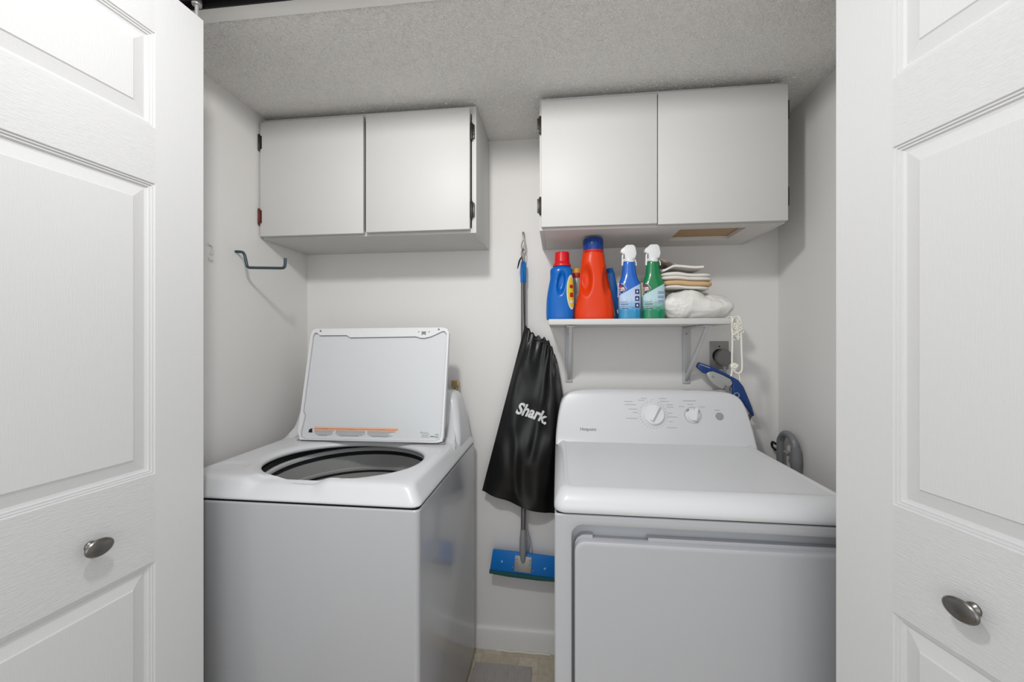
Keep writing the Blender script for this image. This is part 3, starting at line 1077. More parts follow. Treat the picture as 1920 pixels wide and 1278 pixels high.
# ------------------------------------------------------------------ bottles on the shelf
ZS = 1.3455


def tree_of(o):
    bmx = bmesh.new()
    bmx.from_mesh(o.data)
    root = o
    while root.parent:
        root = root.parent
    for vv in bmx.verts:
        vv.co += root.location
    tr_ = BVHTree.FromBMesh(bmx)
    bmx.free()
    return tr_


def face_x(cx, cy, cz):
    """matrix for flat art facing the viewer: local x = world X, y = world Z"""
    return Matrix(((1, 0, 0, cx), (0, 0, -1, cy), (0, 1, 0, cz), (0, 0, 0, 1)))


# blue detergent
x, y = 0.0100, 1.455
b1 = thing('detergent_bottle', 'glossy blue detergent bottle with a red cap, first from the left on the shelf', 'detergent bottle', (x, y, ZS))


def dent_blue(p):
    lx, lz = p.x - x, p.z - ZS
    if p.y < y:
        # grip hollow on the front, left of the label
        d = hypot((lx - 0.002 - (lz - 0.12) * 0.12) / 0.017, (lz - 0.132) / 0.048)
        p.y += 0.016 * (1 - sstep(0.45, 1.05, d))
    return p


bm = bmesh.new()
sloft(bm, [(ZS, x, y, 0.046, 0.034, 2.6), (ZS + 0.004, x, y, 0.0495, 0.037, 2.6), (ZS + 0.03, x, y, 0.0505, 0.038, 2.6), (ZS + 0.078, x + 0.0005, y, 0.0490, 0.037, 2.6), (ZS + 0.117, x + 0.0025, y, 0.0450, 0.036, 2.5),
           (ZS + 0.150, x + 0.005, y, 0.0415, 0.034, 2.4), (ZS + 0.174, x + 0.004, y, 0.0405, 0.033, 2.4), (ZS + 0.184, x + 0.004, y, 0.0385, 0.031, 2.3), (ZS + 0.189, x + 0.005, y, 0.0330, 0.028, 2.1), (ZS + 0.193, x + 0.005, y, 0.0290, 0.0275, 2)], 96, 6, dent_blue)
body = link_mesh('bottle_body', bm, M_det_blue, b1, smooth=60)
bm = bmesh.new()
lathe(bm, [(0.0325, 0.1925), (0.0330, 0.1945), (0.0325, 0.199), (0.0290, 0.206), (0.0275, 0.210), (0.0268, 0.240), (0.0255, 0.2435), (0.001, 0.2440)], Matrix.Translation((x + 0.006, y, ZS)), 48)
link_mesh('cap', bm, M_red, b1, smooth=40)
tree = tree_of(body)
bm = bmesh.new()
oval = [(0.0190 * cos(2 * pi * k / 32), 0.062 * sin(2 * pi * k / 32)) for k in range(32)]
o2 = [(0.0150 * cos(2 * pi * k / 32), 0.054 * sin(2 * pi * k / 32) - 0.001) for k in range(32)]
# the label sits on the right-hand face
LX = Matrix(((0.80, 0, -0.60, x + 0.042), (0.60, 0, 0.80, y - 0.030), (0, 1, 0, ZS + 0.098), (0, 0, 0, 1)))
dirn = (-0.60, 0.80, 0)
f = poly_bm(oval); bmesh.ops.triangulate(f, faces=f.faces[:])
project(f, tree, LX, dirn, 0.0005, 0, bm, 2)
f = poly_bm(o2)
project(f, tree, LX, dirn, 0.0009, 1, bm, 2)
for zz, hh, m_ in ((0.020, 0.006, 2), (-0.010, 0.008, 2), (-0.034, 0.005, 0)):
    f = poly_bm([(-0.008, zz - hh), (0.008, zz - hh), (0.009, zz + hh), (-0.007, zz + hh)])
    project(f, tree, LX, dirn, 0.0013, m_, bm, 2)
link_mesh('label_sticker', bm, [M_white_l, M_yellow, M_redlab], b1, smooth=60)

# orange-red detergent
x, y = 0.1300, 1.452
b2_ = thing('detergent_bottle', 'tall orange-red detergent bottle with a dark blue cap, biggest container on the shelf', 'detergent bottle', (x, y, ZS))


def dent_orange(p):
    lx, lz = p.x - x, p.z - ZS
    if p.y < y:
        d = hypot((lx + 0.030) / 0.024, (lz - 0.140) / 0.062)
        p.y += 0.022 * (1 - sstep(0.40, 1.02, d))
        d = hypot((lx - 0.044) / 0.020, (lz - 0.135) / 0.060)
        p.y += 0.018 * (1 - sstep(0.40, 1.02, d))
    return p


bm = bmesh.new()
sloft(bm, [(ZS, x, y, 0.066, 0.040, 2.6), (ZS + 0.005, x, y, 0.0695, 0.043, 2.6), (ZS + 0.03, x, y, 0.0700, 0.044, 2.6), (ZS + 0.070, x + 0.002, y, 0.0625, 0.043, 2.6), (ZS + 0.110, x + 0.002, y, 0.0545, 0.041, 2.5),
           (ZS + 0.155, x - 0.001, y, 0.0490, 0.038, 2.4), (ZS + 0.200, x - 0.003, y, 0.0435, 0.036, 2.3), (ZS + 0.228, x - 0.003, y, 0.0390, 0.035, 2.2), (ZS + 0.238, x - 0.003, y, 0.0365, 0.035, 2.0), (ZS + 0.2405, x - 0.003, y, 0.030, 0.030, 2.0)], 112, 6, dent_orange)
body = link_mesh('bottle_body', bm, M_orange, b2_, smooth=60)
bm = bmesh.new()
lathe(bm, [(0.0362, 0.2395), (0.0366, 0.2415), (0.0366, 0.2460), (0.0355, 0.2470)], Matrix.Translation((x - 0.003, y, ZS)), 48)
link_mesh('neck_ring', bm, M_red, b2_)
bm = bmesh.new()
lathe(bm, [(0.0355, 0.2465), (0.0362, 0.2480), (0.0360, 0.2830), (0.0345, 0.2875), (0.030, 0.2890), (0.001, 0.2890)], Matrix.Translation((x - 0.003, y, ZS)), 48)
link_mesh('cap', bm, M_navy, b2_, smooth=40)

# small bottle half hidden between the two
x, y = 0.0735, 1.535
b3 = thing('small_bottle', 'small yellow-capped bottle with a red shoulder, half hidden between the two detergent bottles', 'bottle', (x, y, ZS))
bm = bmesh.new()
lathe(bm, [(0.022, 0.0), (0.0245, 0.004), (0.0245, 0.158), (0.023, 0.162)], Matrix.Translation((x, y, ZS)), 36)
bb = link_mesh('bottle_body', bm, mat('clouded_plastic', (0.42, 0.40, 0.36), 0.25), b3)
bm = bmesh.new()
lathe(bm, [(0.023, 0.1615), (0.0245, 0.164), (0.0240, 0.178), (0.021, 0.181)], Matrix.Translation((x, y, ZS)), 36)
link_mesh('shoulder', bm, M_redlab, b3)
bm = bmesh.new()
lathe(bm, [(0.0205, 0.1805), (0.0205, 0.196), (0.0185, 0.1985), (0.001, 0.199)], Matrix.Translation((x, y, ZS)), 36)
link_mesh('cap', bm, M_gold, b3)
bm = bmesh.new()
tr3 = tree_of(bb)
for (u, vv, s1, s2, mm) in ((0.004, 0.075, 0.010, 0.030, 1), (0.010, 0.030, 0.005, 0.012, 0), (0.006, 0.052, 0.006, 0.006, 0)):
    f = poly_bm([(-s1, -s2), (s1, -s2 + 0.004), (s1, s2), (-s1, s2 - 0.006)])
    project(f, tr3, face_x(x + u, y, ZS + vv), (0, 1, 0), 0.0006, mm, bm, 2)
link_mesh('label_sticker', bm, [M_redlab, M_white_l], b3)

# tilted blue pack between the orange bottle and the blue spray
bp_ = thing('cleaning_pack', 'slim dark blue pack leaning between the orange bottle and the blue spray bottle', 'pack', (0.205, 1.51, ZS))
XP = Matrix.Translation((0.219, 1.520, ZS + 0.0046)) @ Matrix.Rotation(radians(-9.5), 4, 'Y')
bm = bmesh.new()
rr_loft(bm, [(0.0, -0.017, 0.019, -0.020, 0.020, 0.006), (0.004, -0.019, 0.021, -0.024, 0.024, 0.008), (0.172, -0.019, 0.019, -0.022, 0.022, 0.008), (0.184, -0.018, 0.018, -0.006, 0.006, 0.004), (0.193, -0.018, 0.018, -0.002, 0.002, 0.001)], 4, fn=lambda a, b, c: XP @ Vector((a, b, c)))
pk = link_mesh('pack_body', bm, mat('blue_pack_film', (0.006, 0.10, 0.36), 0.3), bp_)
bm = bmesh.new()
box(bm, -0.017, -0.006, -0.0248, -0.0242, 0.012, 0.050, 0.0, xf=XP)
box(bm, 0.003, 0.015, -0.0248, -0.0242, 0.020, 0.034, 0.0, xf=XP)
link_mesh('pack_print', bm, M_white_l, bp_, smooth=0)


def spray(x, y, sleeve, label, flip=0.0, gold=False):
    root = thing('spray_bottle', label, 'spray bottle', (x, y, ZS), 'spray cleaners on the shelf')
    bm = bmesh.new()
    sloft(bm, [(ZS, x, y, 0.0345, 0.021, 3.0), (ZS + 0.004, x, y, 0.0372, 0.0235, 3.0), (ZS + 0.06, x, y, 0.0375, 0.024, 3.0), (ZS + 0.108, x, y, 0.0375, 0.024, 2.9), (ZS + 0.124, x, y, 0.0362, 0.0235, 2.7), (ZS + 0.140, x - 0.001, y, 0.0300, 0.0215, 2.4),
               (ZS + 0.155, x - 0.001, y, 0.0255, 0.0200, 2.2), (ZS + 0.175, x - 0.0015, y, 0.0230, 0.0190, 2.1), (ZS + 0.197, x - 0.002, y, 0.0205, 0.0180, 2.0), (ZS + 0.2015, x - 0.002, y, 0.0160, 0.0150, 2.0)], 72, 5)
    body = link_mesh('bottle_body', bm, sleeve, root, smooth=60)
    hx, hz = x - 0.001, ZS + 0.200
    XH = Matrix(((1, 0, 0, hx), (0, 0, -1, y), (0, 1, 0, hz), (0, 0, 0, 1)))
    bm = bmesh.new()
    lathe(bm, [(0.0165, -0.004), (0.0182, -0.002), (0.0175, 0.010), (0.0150, 0.014)], Matrix.Translation((hx, y, hz)), 30)
    prism(bm, [(-0.0305, 0.0330), (-0.0295, 0.0420), (-0.0100, 0.0585), (0.0120, 0.0585), (0.0195, 0.0520), (0.0240, 0.0270), (0.0185, 0.0100), (-0.0160, 0.0100), (-0.0160, 0.0255), (-0.0240, 0.0275)], -0.0125, 0.0125, XH, 0.003)
    hd = link_mesh('spray_head', bm, M_plastic_w, root, smooth=50)
    bm = bmesh.new()
    prism(bm, [(-0.0250, 0.0270), (-0.0190, 0.0270), (-0.0205, 0.0120), (-0.0215, 0.0000), (-0.0225, -0.0100), (-0.0265, -0.0120), (-0.0260, 0.0020)], -0.006, 0.006, XH, 0.0015)
    link_mesh('trigger', bm, M_plastic_w, hd, smooth=50)
    for s in (-1, 1):
        bm = bmesh.new()
        tube(bm, [(hx + s * 0.018, y - 0.004, hz + 0.010), (hx + s * 0.0225, y - 0.006, hz - 0.003), (hx + s * 0.0235, y - 0.007, hz - 0.014)], 0.0019, 8, 3)
        link_mesh('child_lock', bm, M_plastic_w, hd)
    # printed emblem: dark chevron with a pale outline, white band and red mark
    tree = tree_of(body)
    bm = bmesh.new()
    X0 = face_x(x - 0.026, y, ZS + 0.100)
    chev = [(-0.0125, 0.024), (0.002, 0.019), (0.0115, 0.004), (-0.0125, -0.021)]
    project(poly_bm([(a * 1.16, b * 1.16) for a, b in chev]), tree, X0, (0, 1, 0), 0.0005, 0, bm, 2)
    project(poly_bm(chev), tree, X0, (0, 1, 0), 0.0009, 1, bm, 2)
    project(poly_bm([(-0.0115, 0.009), (0.0045, 0.009), (0.0075, 0.001), (-0.0115, -0.006)]), tree, X0, (0, 1, 0), 0.0013, 2, bm, 2)
    t = text_bm('CLOROX', 0.0050, 0.0002)
    project(t, tree, X0 @ Matrix.Translation((-0.002, 0.003, 0)), (0, 1, 0), 0.0018, 3, bm)
    project(poly_bm([(-0.011, 0.018), (-0.004, 0.017), (-0.003, 0.012), (-0.011, 0.012)]), tree, X0, (0, 1, 0), 0.0013, 3, bm, 1)
    link_mesh('emblem', bm, [mat('emblem_gold', (0.66, 0.60, 0.36), 0.4) if gold else mat('emblem_outline', (0.55, 0.62, 0.85), 0.4), M_emb_dark, M_white_l, mat('emblem_red', (0.50, 0.02, 0.06), 0.4)], root, smooth=0)
    bm = bmesh.new()
    if not gold:
        for k in range(3):
            X1 = face_x(x + 0.0225, y, ZS + 0.094 - 0.0235 * k)
            o = [(-0.0075, -0.008), (0.0075, -0.008), (0.0075, 0.008), (-0.0075, 0.008)]
            project(poly_bm(o), tree, X1, (0, 1, 0), 0.0006, 0, bm, 3)
            s = [(0.0035 * cos(a * pi / 3), 0.0045 * sin(a * pi / 3)) for a in range(6)] if k != 1 else [(-0.004, -0.004), (0.004, -0.004), (0.001, 0.004), (-0.004, 0.001)]
            project(poly_bm(s), tree, X1, (0, 1, 0), 0.0010, 1, bm, 1)
    else:
        for k in range(3):
            X1 = face_x(x + 0.020, y, ZS + 0.090 - 0.015 * k)
            project(poly_bm([(-0.011, -0.0045), (0.011, -0.0045), (0.011, 0.0045), (-0.009, 0.0045)]), tree, X1, (0, 1, 0), 0.0006, 2, bm, 3)
    for k, (dx, dz, l) in enumerate(((-0.022, 0.058, 0.010), (-0.020, 0.051, 0.012), (-0.022, 0.043, 0.008), (-0.020, 0.036, 0.009))):
        X1 = face_x(x + dx, y, ZS + dz)
        project(poly_bm([(-l, -0.0013), (l, -0.0003), (l, 0.0019), (-l, 0.0009)]), tree, X1, (0, 1, 0), 0.0007, 0 if k % 2 else 3, bm, 2)
    link_mesh('label_print', bm, [M_icon, M_white_l, mat('icon_greyblue', (0.25, 0.36, 0.50), 0.4), M_groove], root, smooth=0)
    return root


spray(0.2500, 1.430, M_spray_b, 'blue trigger spray bottle with a white head, beside the green spray bottle')
spray(0.3310, 1.432, M_spray_g, 'green trigger spray bottle with a white head, beside the folded cloths', gold=True)


# ------------------------------------------------------------------ cloths and bag on the shelf
def soft(bm, x0, x1, y0, y1, z0, z1, r, amp, sc, seed, bend=None, nx=46, ny=24, nz=10, pw=4.0, amp2=0.0):
    """rounded, slightly creased block; its underside stays flat"""
    rings = []
    cx, cy = (x0 + x1) / 2, (y0 + y1) / 2
    for j in range(nz + 1):
        t = j / nz
        s = (1 - abs(2 * t - 1) ** pw) ** (1 / pw)
        rx = (x1 - x0) / 2 - r * (1 - s)
        ry = (y1 - y0) / 2 - r * (1 - s)
        rg = []
        for k in range(nx * 2):
            a = 2 * pi * k / (nx * 2)
            c, q = cos(a), sin(a)
            p = Vector((cx + rx * math.copysign(abs(c) ** 0.45, c), cy + ry * math.copysign(abs(q) ** 0.45, q), z0 + (z1 - z0) * t))
            rg.append(p)
        rings.append(rg)
    inner = []
    for fr in (0.85, 0.6, 0.3, 0.05):
        inner.append([Vector((cx + (p.x - cx) * fr, cy + (p.y - cy) * fr, p.z)) for p in rings[-1]])
    rings += inner
    out = []
    for rg in rings:
        row = []
        for p in rg:
            t = (p.z - z0) / (z1 - z0)
            d = noise.noise_vector(p * sc + Vector((seed, seed * 2, 0))) * amp
            if amp2:
                for q_, w_ in ((30, 1.0), (62, 0.5)):
                    h_ = 1 - 2.2 * abs(noise.noise(p * q_ + Vector((seed, 1.0, q_))))
                    d += (p - Vector((cx, cy, z0))).normalized() * h_ * amp2 * w_
            d.z *= t
            p2 = p + d
            if bend:
                p2 = bend(p2, t)
            row.append(bm.verts.new(p2))
        out.append(row)
    bridge(bm, out)
    bm.faces.new(out[0]); bm.faces.new(out[-1])


bm = bmesh.new()


def bagbend(p, t):
    # tied neck at the right, a deep crease left of centre
    k = (p.x - 0.47) / 0.12
    top = 1.0 - 0.18 * sstep(0.47, 0.60, p.x) - 0.10 * math.exp(-((p.x - 0.445 - 0.06 * t) / 0.010) ** 2)
    p.z = ZS + (p.z - ZS) * top + 0.0
    if p.x > 0.56:
        p.y += 0.0
    p.y += 0.010 * math.exp(-((p.x - 0.440 - 0.07 * t) / 0.008) ** 2) * (1 if p.y < 1.46 else 0)
    return p


soft(bm, 0.368, 0.595, 1.398, 1.56, ZS, ZS + 0.096, 0.045, 0.013, 17, 3.0, bagbend, 120, 30, 40, 2.0, 0.0035)
tag(link_mesh('plastic_bag', bm, M_bag_w, loc=(0.48, 1.48, ZS), smooth=80), 'crumpled white plastic bag stuffed full, lying on the right of the shelf', 'plastic bag')


def cloth(name, label, x0, x1, z0, z1, m, folds, wave, seed, y0=1.41, y1=1.56, cat='cloth', group='folded cloths stacked on the shelf'):
    bm = bmesh.new()
    h = (z1 - z0) / folds

    def bend(p, t):
        p.z += wave(p.x)
        return p
    for k in range(folds):
        soft(bm, x0 + 0.002 * (k % 2), x1 - 0.003 * (k % 2), y0, y1, z0 + k * h, z0 + (k + 1) * h, h * 0.6, 0.0022, 22, seed + k, bend, 40, 20, 6, 2.2)
    return tag(link_mesh(name, bm, m, loc=((x0 + x1) / 2, (y0 + y1) / 2, z0), smooth=60), label, cat, group)


sag = lambda x: -0.006 * sstep(0.40, 0.46, x) + 0.002
cloth('folded_cloth', 'thin white folded cloth, bottom of the stack on the plastic bag', 0.366, 0.520, 1.4500, 1.4590, M_sheet_w, 1, sag, 1.2)
cloth('folded_cloth', 'tan folded cloth sandwiched between white cloths in the stack', 0.362, 0.529, 1.4598, 1.4785, M_tan, 1, sag, 5.2)
cloth('folded_cloth', 'thick white folded cloth lying on the tan cloth', 0.352, 0.530, 1.4795, 1.5040, M_sheet_w, 2, sag, 9.2)
bm = bmesh.new()
R0, R1 = [], []
for side in (0, 1):
    rows = []
    for j in range(13):
        y = 1.415 + 0.13 * j / 12
        row = []
        for i in range(31):
            x = 0.358 + 0.135 * i / 30
            z = 1.5075 + 0.012 * sstep(0.36, 0.40, x) + 0.003 * sin((x - 0.36) * 42) + 0.0025 * sin(y * 50) * 0.4 + (0.007 if side else 0)
            row.append(bm.verts.new((x, y, z)))
        rows.append(row)
    for a, b in zip(rows, rows[1:]):
        for k in range(30):
            bm.faces.new((a[k], a[k + 1], b[k + 1], b[k]))
    (R0 if side == 0 else R1).append(rows)
A, B = R0[0], R1[0]
for k in range(30):
    bm.faces.new((A[0][k], A[0][k + 1], B[0][k + 1], B[0][k]))
    bm.faces.new((A[-1][k], A[-1][k + 1], B[-1][k + 1], B[-1][k]))
for k in range(12):
    bm.faces.new((A[k][0], A[k + 1][0], B[k + 1][0], B[k][0]))
    bm.faces.new((A[k][-1], A[k + 1][-1], B[k + 1][-1], B[k][-1]))
tag(link_mesh('folded_cloth', bm, M_sheet_w, loc=(0.425, 1.48, 1.5075), smooth=60), 'white wavy cloth on top of the stack, its edge lifted', 'cloth', 'folded cloths stacked on the shelf')
bm = bmesh.new()
XQ = Matrix.Translation((0.335, 1.47, 1.561)) @ Matrix.Rotation(radians(21), 4, 'Y')
box(bm, 0.0, 0.098, -0.05, 0.07, -0.003, 0.0, 0.0008, xf=XQ)
box(bm, 0.002, 0.085, -0.048, 0.066, -0.006, -0.0035, 0.0008, xf=XQ)
tag(link_mesh('printed_leaflet', bm, M_paper_d, loc=(0.36, 1.47, 1.52)), 'dark printed leaflet sloping down onto the cloth stack behind the green spray', 'leaflet')

# ------------------------------------------------------------------ cord hanging at the shelf end
cd = thing('hanging_cord', 'knotted cream cord looped over the right end of the shelf', 'cord', (0.575, 1.372, 1.345))
bm = bmesh.new()
tube(bm, [(0.560, 1.40, 1.3475), (0.5615, 1.372, 1.3485), (0.5625, 1.3635, 1.343), (0.562, 1.363, 1.32), (0.563, 1.362, 1.27), (0.5615, 1.362, 1.21), (0.5635, 1.362, 1.185), (0.570, 1.362, 1.172), (0.580, 1.362, 1.166), (0.590, 1.362, 1.172), (0.5925, 1.362, 1.19), (0.591, 1.362, 1.24), (0.5895, 1.362, 1.29),
          (0.5885, 1.363, 1.33), (0.585, 1.3640, 1.345), (0.582, 1.372, 1.3490), (0.572, 1.40, 1.3475)], 0.0027, 8, 5)
c0 = link_mesh('cord_loop', bm, M_cream, cd)
bm = bmesh.new()
rnd = random.Random(8)
for k in range(26):
    t = k / 25
    a = Vector((0.568 + rnd.uniform(-0.005, 0.018), 1.3600 + rnd.uniform(-0.005, 0.002), 1.345 - 0.058 * t))
    tube(bm, [a, a + Vector((rnd.uniform(-0.01, 0.01), rnd.uniform(-0.003, 0.002), rnd.uniform(-0.012, -0.004))), a + Vector((rnd.uniform(-0.008, 0.008), rnd.uniform(-0.003, 0.002), rnd.uniform(-0.018, -0.012)))], 0.0017, 6, 3)
link_mesh('upper_tangle', bm, M_cream, cd)
bm = bmesh.new()
pts = []
for k in range(40):
    a = k * 0.9
    pts.append((0.5685 + 0.011 * cos(a) * (1 - k / 90), 1.3600 + 0.002 * sin(a * 0.7), 1.188 + 0.006 * sin(a) + 0.004 * sin(a * 0.37)))
tube(bm, pts, 0.0020, 6, 2)
tube(bm, [(0.562, 1.361, 1.180), (0.560, 1.360, 1.168), (0.5575, 1.359, 1.156)], 0.0024, 8, 3)
tube(bm, [(0.582, 1.361, 1.168), (0.584, 1.360, 1.155), (0.585, 1.359, 1.142)], 0.0014, 6, 3)
link_mesh('knot', bm, M_cream, cd)

# ------------------------------------------------------------------ outlet with dryer plug
ou = thing('power_outlet', 'steel wall outlet plate behind the hanging cord', 'power outlet', (0.626, YB, 1.215))
bm = bmesh.new()
box(bm, 0.591, 0.661, YB - 0.005, YB - 0.0005, 1.160, 1.269, 0.002)
link_mesh('cover_plate', bm, M_plate, ou)
bm = bmesh.new()
lathe(bm, [(0.0265, 0.0), (0.0265, 0.003), (0.024, 0.004), (0.001, 0.004)], Matrix.Translation((0.626, YB - 0.005, 1.213)) @ Matrix.Rotation(pi / 2, 4, 'X'), 36)
lathe(bm, [(0.003, 0.0), (0.002, 0.002)], Matrix.Translation((0.626, YB - 0.005, 1.249)) @ Matrix.Rotation(pi / 2, 4, 'X'), 12)
link_mesh('receptacle', bm, M_dark, ou)
pg = thing('power_plug', 'round grey dryer plug pushed into the steel outlet', 'plug', (0.634, 1.62, 1.205))
bm = bmesh.new()
pl = [(0.0305 * cos(2 * pi * k / 10), 0.034 * sin(2 * pi * k / 10)) for k in range(10)]
prism(bm, pl, 0.0, 0.030, Matrix.Translation((0.633, YB - 0.0095, 1.206)) @ Matrix.Rotation(pi / 2, 4, 'X'), 0.006, seg=3)
link_mesh('plug_body', bm, M_plug, pg, smooth=50)
bm = bmesh.new()
tube(bm, [(0.634, 1.606, 1.178), (0.634, 1.603, 1.155), (0.634, 1.603, 1.120), (0.630, 1.605, 1.02), (0.62, 1.605, 0.85), (0.60, 1.60, 0.60)], [0.007, 0.0065, 0.0055, 0.0055, 0.0055, 0.0055], 10, 4)
link_mesh('power_cord', bm, M_grey, pg)

# ------------------------------------------------------------------ blue handled tool behind the dryer
rt = thing('cleaning_tool', 'royal blue long-handled cleaning tool with a silver trigger, standing behind the dryer', 'cleaning tool', (0.70, 1.60, 0))
K = 0.002062 / 7.1


def zp(px_, py_):
    return (0.479 + (px_ - 0) * K * 1.0, 1.3705 - py_ * K)


XY = Matrix(((1, 0, 0, 0), (0, 0, 1, 1.555), (0, 1, 0, 0), (0, 0, 0, 1)))
bm = bmesh.new()
prism(bm, [zp(*q) for q in ((135, 680), (165, 620), (300, 668), (420, 722), (520, 775), (640, 845), (700, 925), (735, 1010), (765, 1090), (800, 1180), (830, 1290), (810, 1300), (760, 1210), (700, 1130), (620, 1075), (560, 1030), (555, 960), (575, 890), (545, 830), (440, 775), (330, 728), (270, 735), (225, 768))], 0.0, 0.022, XY, 0.003)
h1 = link_mesh('handle', bm, M_reach_b, rt, smooth=45)
bm = bmesh.new()
prism(bm, [zp(*q) for q in ((245, 765), (275, 738), (330, 732), (440, 778), (540, 832), (565, 885), (540, 925), (500, 930), (470, 905), (455, 960), (400, 945), (330, 900), (280, 840))], -0.004, 0.016, XY, 0.003)
link_mesh('grip_insert', bm, M_silver, rt, smooth=45)
bm = bmesh.new()
prism(bm, [zp(*q) for q in ((310, 1008), (360, 978), (440, 965), (540, 985), (560, 1030), (540, 1048), (470, 1025), (400, 1005), (345, 1012))], 0.002, 0.014, XY, 0.002)
link_mesh('trigger', bm, M_silver, rt, smooth=45)
bm = bmesh.new()
for k in range(4):
    a = zp(470 + k * 24, 885 + k * 16)
    tube(bm, [(a[0], 1.553, a[1]), (a[0] + 0.0005, 1.553, a[1] - 0.024)], 0.0018, 6)
link_mesh('spring', bm, M_grey, rt)
bm = bmesh.new()
a = zp(320, 800)
lathe(bm, [(0.004, 0), (0.003, 0.003)], Matrix.Translation((a[0], 1.5505, a[1])) @ Matrix.Rotation(pi / 2, 4, 'X'), 14)
link_mesh('rivet', bm, M_grey, rt)
bm = bmesh.new()
a = zp(612, 1035)
lathe(bm, [(0.0105, 0.0), (0.0105, 0.002), (0.0075, 0.002), (0.0075, 0.0)], Matrix.Translation((a[0], 1.5545, a[1])) @ Matrix.Rotation(pi / 2, 4, 'X'), 26, cap=(False, False))
link_mesh('emblem_ring', bm, M_alu, rt)
bm = bmesh.new()
box(bm, zp(165, 0)[0], zp(295, 0)[0], -0.0012, 0.0, -0.0015, 0.0015, xf=Matrix.Translation((0, 1.5545, zp(0, 668)[1])) @ Matrix.Translation((zp(230, 0)[0], 0, 0)) @ Matrix.Rotation(radians(21), 4, 'Y') @ Matrix.Translation((-zp(230, 0)[0], 0, 0)))
link_mesh('pale_stripe', bm, M_alu, rt)
bm = bmesh.new()
tube(bm, [(0.7145, 1.567, 1.00), (0.703, 1.584, 0.93), (0.700, 1.590, 0.60), (0.700, 1.600, 0.0)], [0.006, 0.009, 0.009, 0.009], 14, 4)
link_mesh('pole', bm, M_pole, rt)

# ------------------------------------------------------------------ grey pipework on the right wall
pp = thing('drain_pipe', 'looped grey plastic pipe on the right wall beside the dryer', 'pipe', (0.815, 1.50, 0))
xw = 0.812
bm = bmesh.new()
pts = [(xw, 1.562, 0.0), (xw, 1.562, 0.5), (xw, 1.562, 0.80), (xw, 1.562, 0.895), (xw, 1.555, 0.918), (xw, 1.538, 0.934), (xw, 1.518, 0.9395), (xw, 1.497, 0.936), (xw, 1.478, 0.922), (xw, 1.471, 0.90)]
tube(bm, pts, 0.0122, 20, 6)
link_mesh('pipe_loop', bm, M_pipe, pp)
bm = bmesh.new()
lathe(bm, [(0.0125, 0.80), (0.0140, 0.802), (0.0140, 0.834), (0.0150, 0.838), (0.0168, 0.852), (0.0168, 0.868), (0.0150, 0.884), (0.0142, 0.905), (0.0120, 0.906)], Matrix.Translation((xw, 1.469, 0)), 30, cap=(False, False))
link_mesh('coupling', bm, M_pipe, pp)
bm = bmesh.new()
lathe(bm, [(0.0118, 0.0), (0.0118, 0.803)], Matrix.Translation((xw, 1.467, 0)), 24)
link_mesh('riser', bm, M_pipe, pp)
bm = bmesh.new()
tube(bm, [(xw - 0.002, 1.50, 0.872), (xw - 0.004, 1.512, 0.874), (xw - 0.004, 1.525, 0.876)], [0.008, 0.008, 0.006], 16)
link_mesh('side_outlet', bm, M_grey, pp)
bm = bmesh.new()
tube(bm, [(xw - 0.006, 1.580, 0.888), (xw - 0.008, 1.600, 0.890), (xw - 0.006, 1.606, 0.872), (xw - 0.004, 1.585, 0.864)], 0.0045, 10, 4)
link_mesh('valve_lever', bm, M_cord_b, pp)

# ------------------------------------------------------------------ steel hook and old clip on the left wall
bm = bmesh.new()
yh = 1.243
tube(bm, [(XL - 0.001, yh, 1.5745), (-1.078, yh, 1.5740), (-1.064, yh, 1.5715), (-1.057, yh, 1.5620), (-1.053, yh, 1.5480), (-1.048, yh, 1.5260), (-1.042, yh, 1.5200), (-1.030, yh, 1.5185), (-0.970, yh, 1.5165), (-0.925, yh, 1.5150), (-0.914, yh, 1.5165), (-0.909, yh, 1.5240), (-0.908, yh, 1.5480)], 0.0047, 14, 5)
tag(link_mesh('wall_hook', bm, M_hook, loc=(XL, yh, 1.545)), 'blue-grey bent steel hook sticking out of the left wall', 'hook')
bm = bmesh.new()
tube(bm, [(XL + 0.003, 1.132, 1.572), (XL + 0.004, 1.140, 1.573), (XL + 0.004, 1.148, 1.566), (XL + 0.004, 1.147, 1.548), (XL + 0.003, 1.140, 1.545)], 0.0022, 8, 4)
box(bm, XL, XL + 0.006, 1.135, 1.149, 1.524, 1.533, 0.001)
tag(link_mesh('wall_clip', bm, M_white_l, loc=(XL, 1.141, 1.548)), 'small whitish clip on the left wall beside the left door edge', 'clip')

# ------------------------------------------------------------------ mop on the back wall
MX, MY = -0.136, 1.595
mp = thing('flat_mop', 'flat mop with a blue head and grey pole hanging on the back wall', 'mop', (MX, MY, 0.33))
bm = bmesh.new()
tube(bm, [(MX, MY, 1.515), (MX + 0.0005, MY, 1.0), (MX + 0.001, MY, 0.66), (MX + 0.001, MY - 0.010, 0.57), (MX + 0.001, MY - 0.024, 0.47)], 0.0098, 20, 5)
link_mesh('pole', bm, M_pole, mp)
bm = bmesh.new()
lathe(bm, [(0.0098, 1.503), (0.0118, 1.506), (0.0122, 1.56), (0.0108, 1.582), (0.0075, 1.589), (0.001, 1.590)], Matrix.Translation((MX, MY, 0)), 24)
link_mesh('grip', bm, M_blue, mp)
bm = bmesh.new()
tube(bm, [(MX - 0.004, MY, 1.586), (MX - 0.008, MY + 0.003, 1.62), (MX - 0.005, MY + 0.006, 1.637), (MX + 0.001, MY + 0.008, 1.642), (MX + 0.007, MY + 0.006, 1.634), (MX + 0.006, MY + 0.003, 1.615), (MX + 0.003, MY, 1.586)], 0.0019, 8, 5)
link_mesh('hanging_loop', bm, M_wire, mp)
bm = bmesh.new()
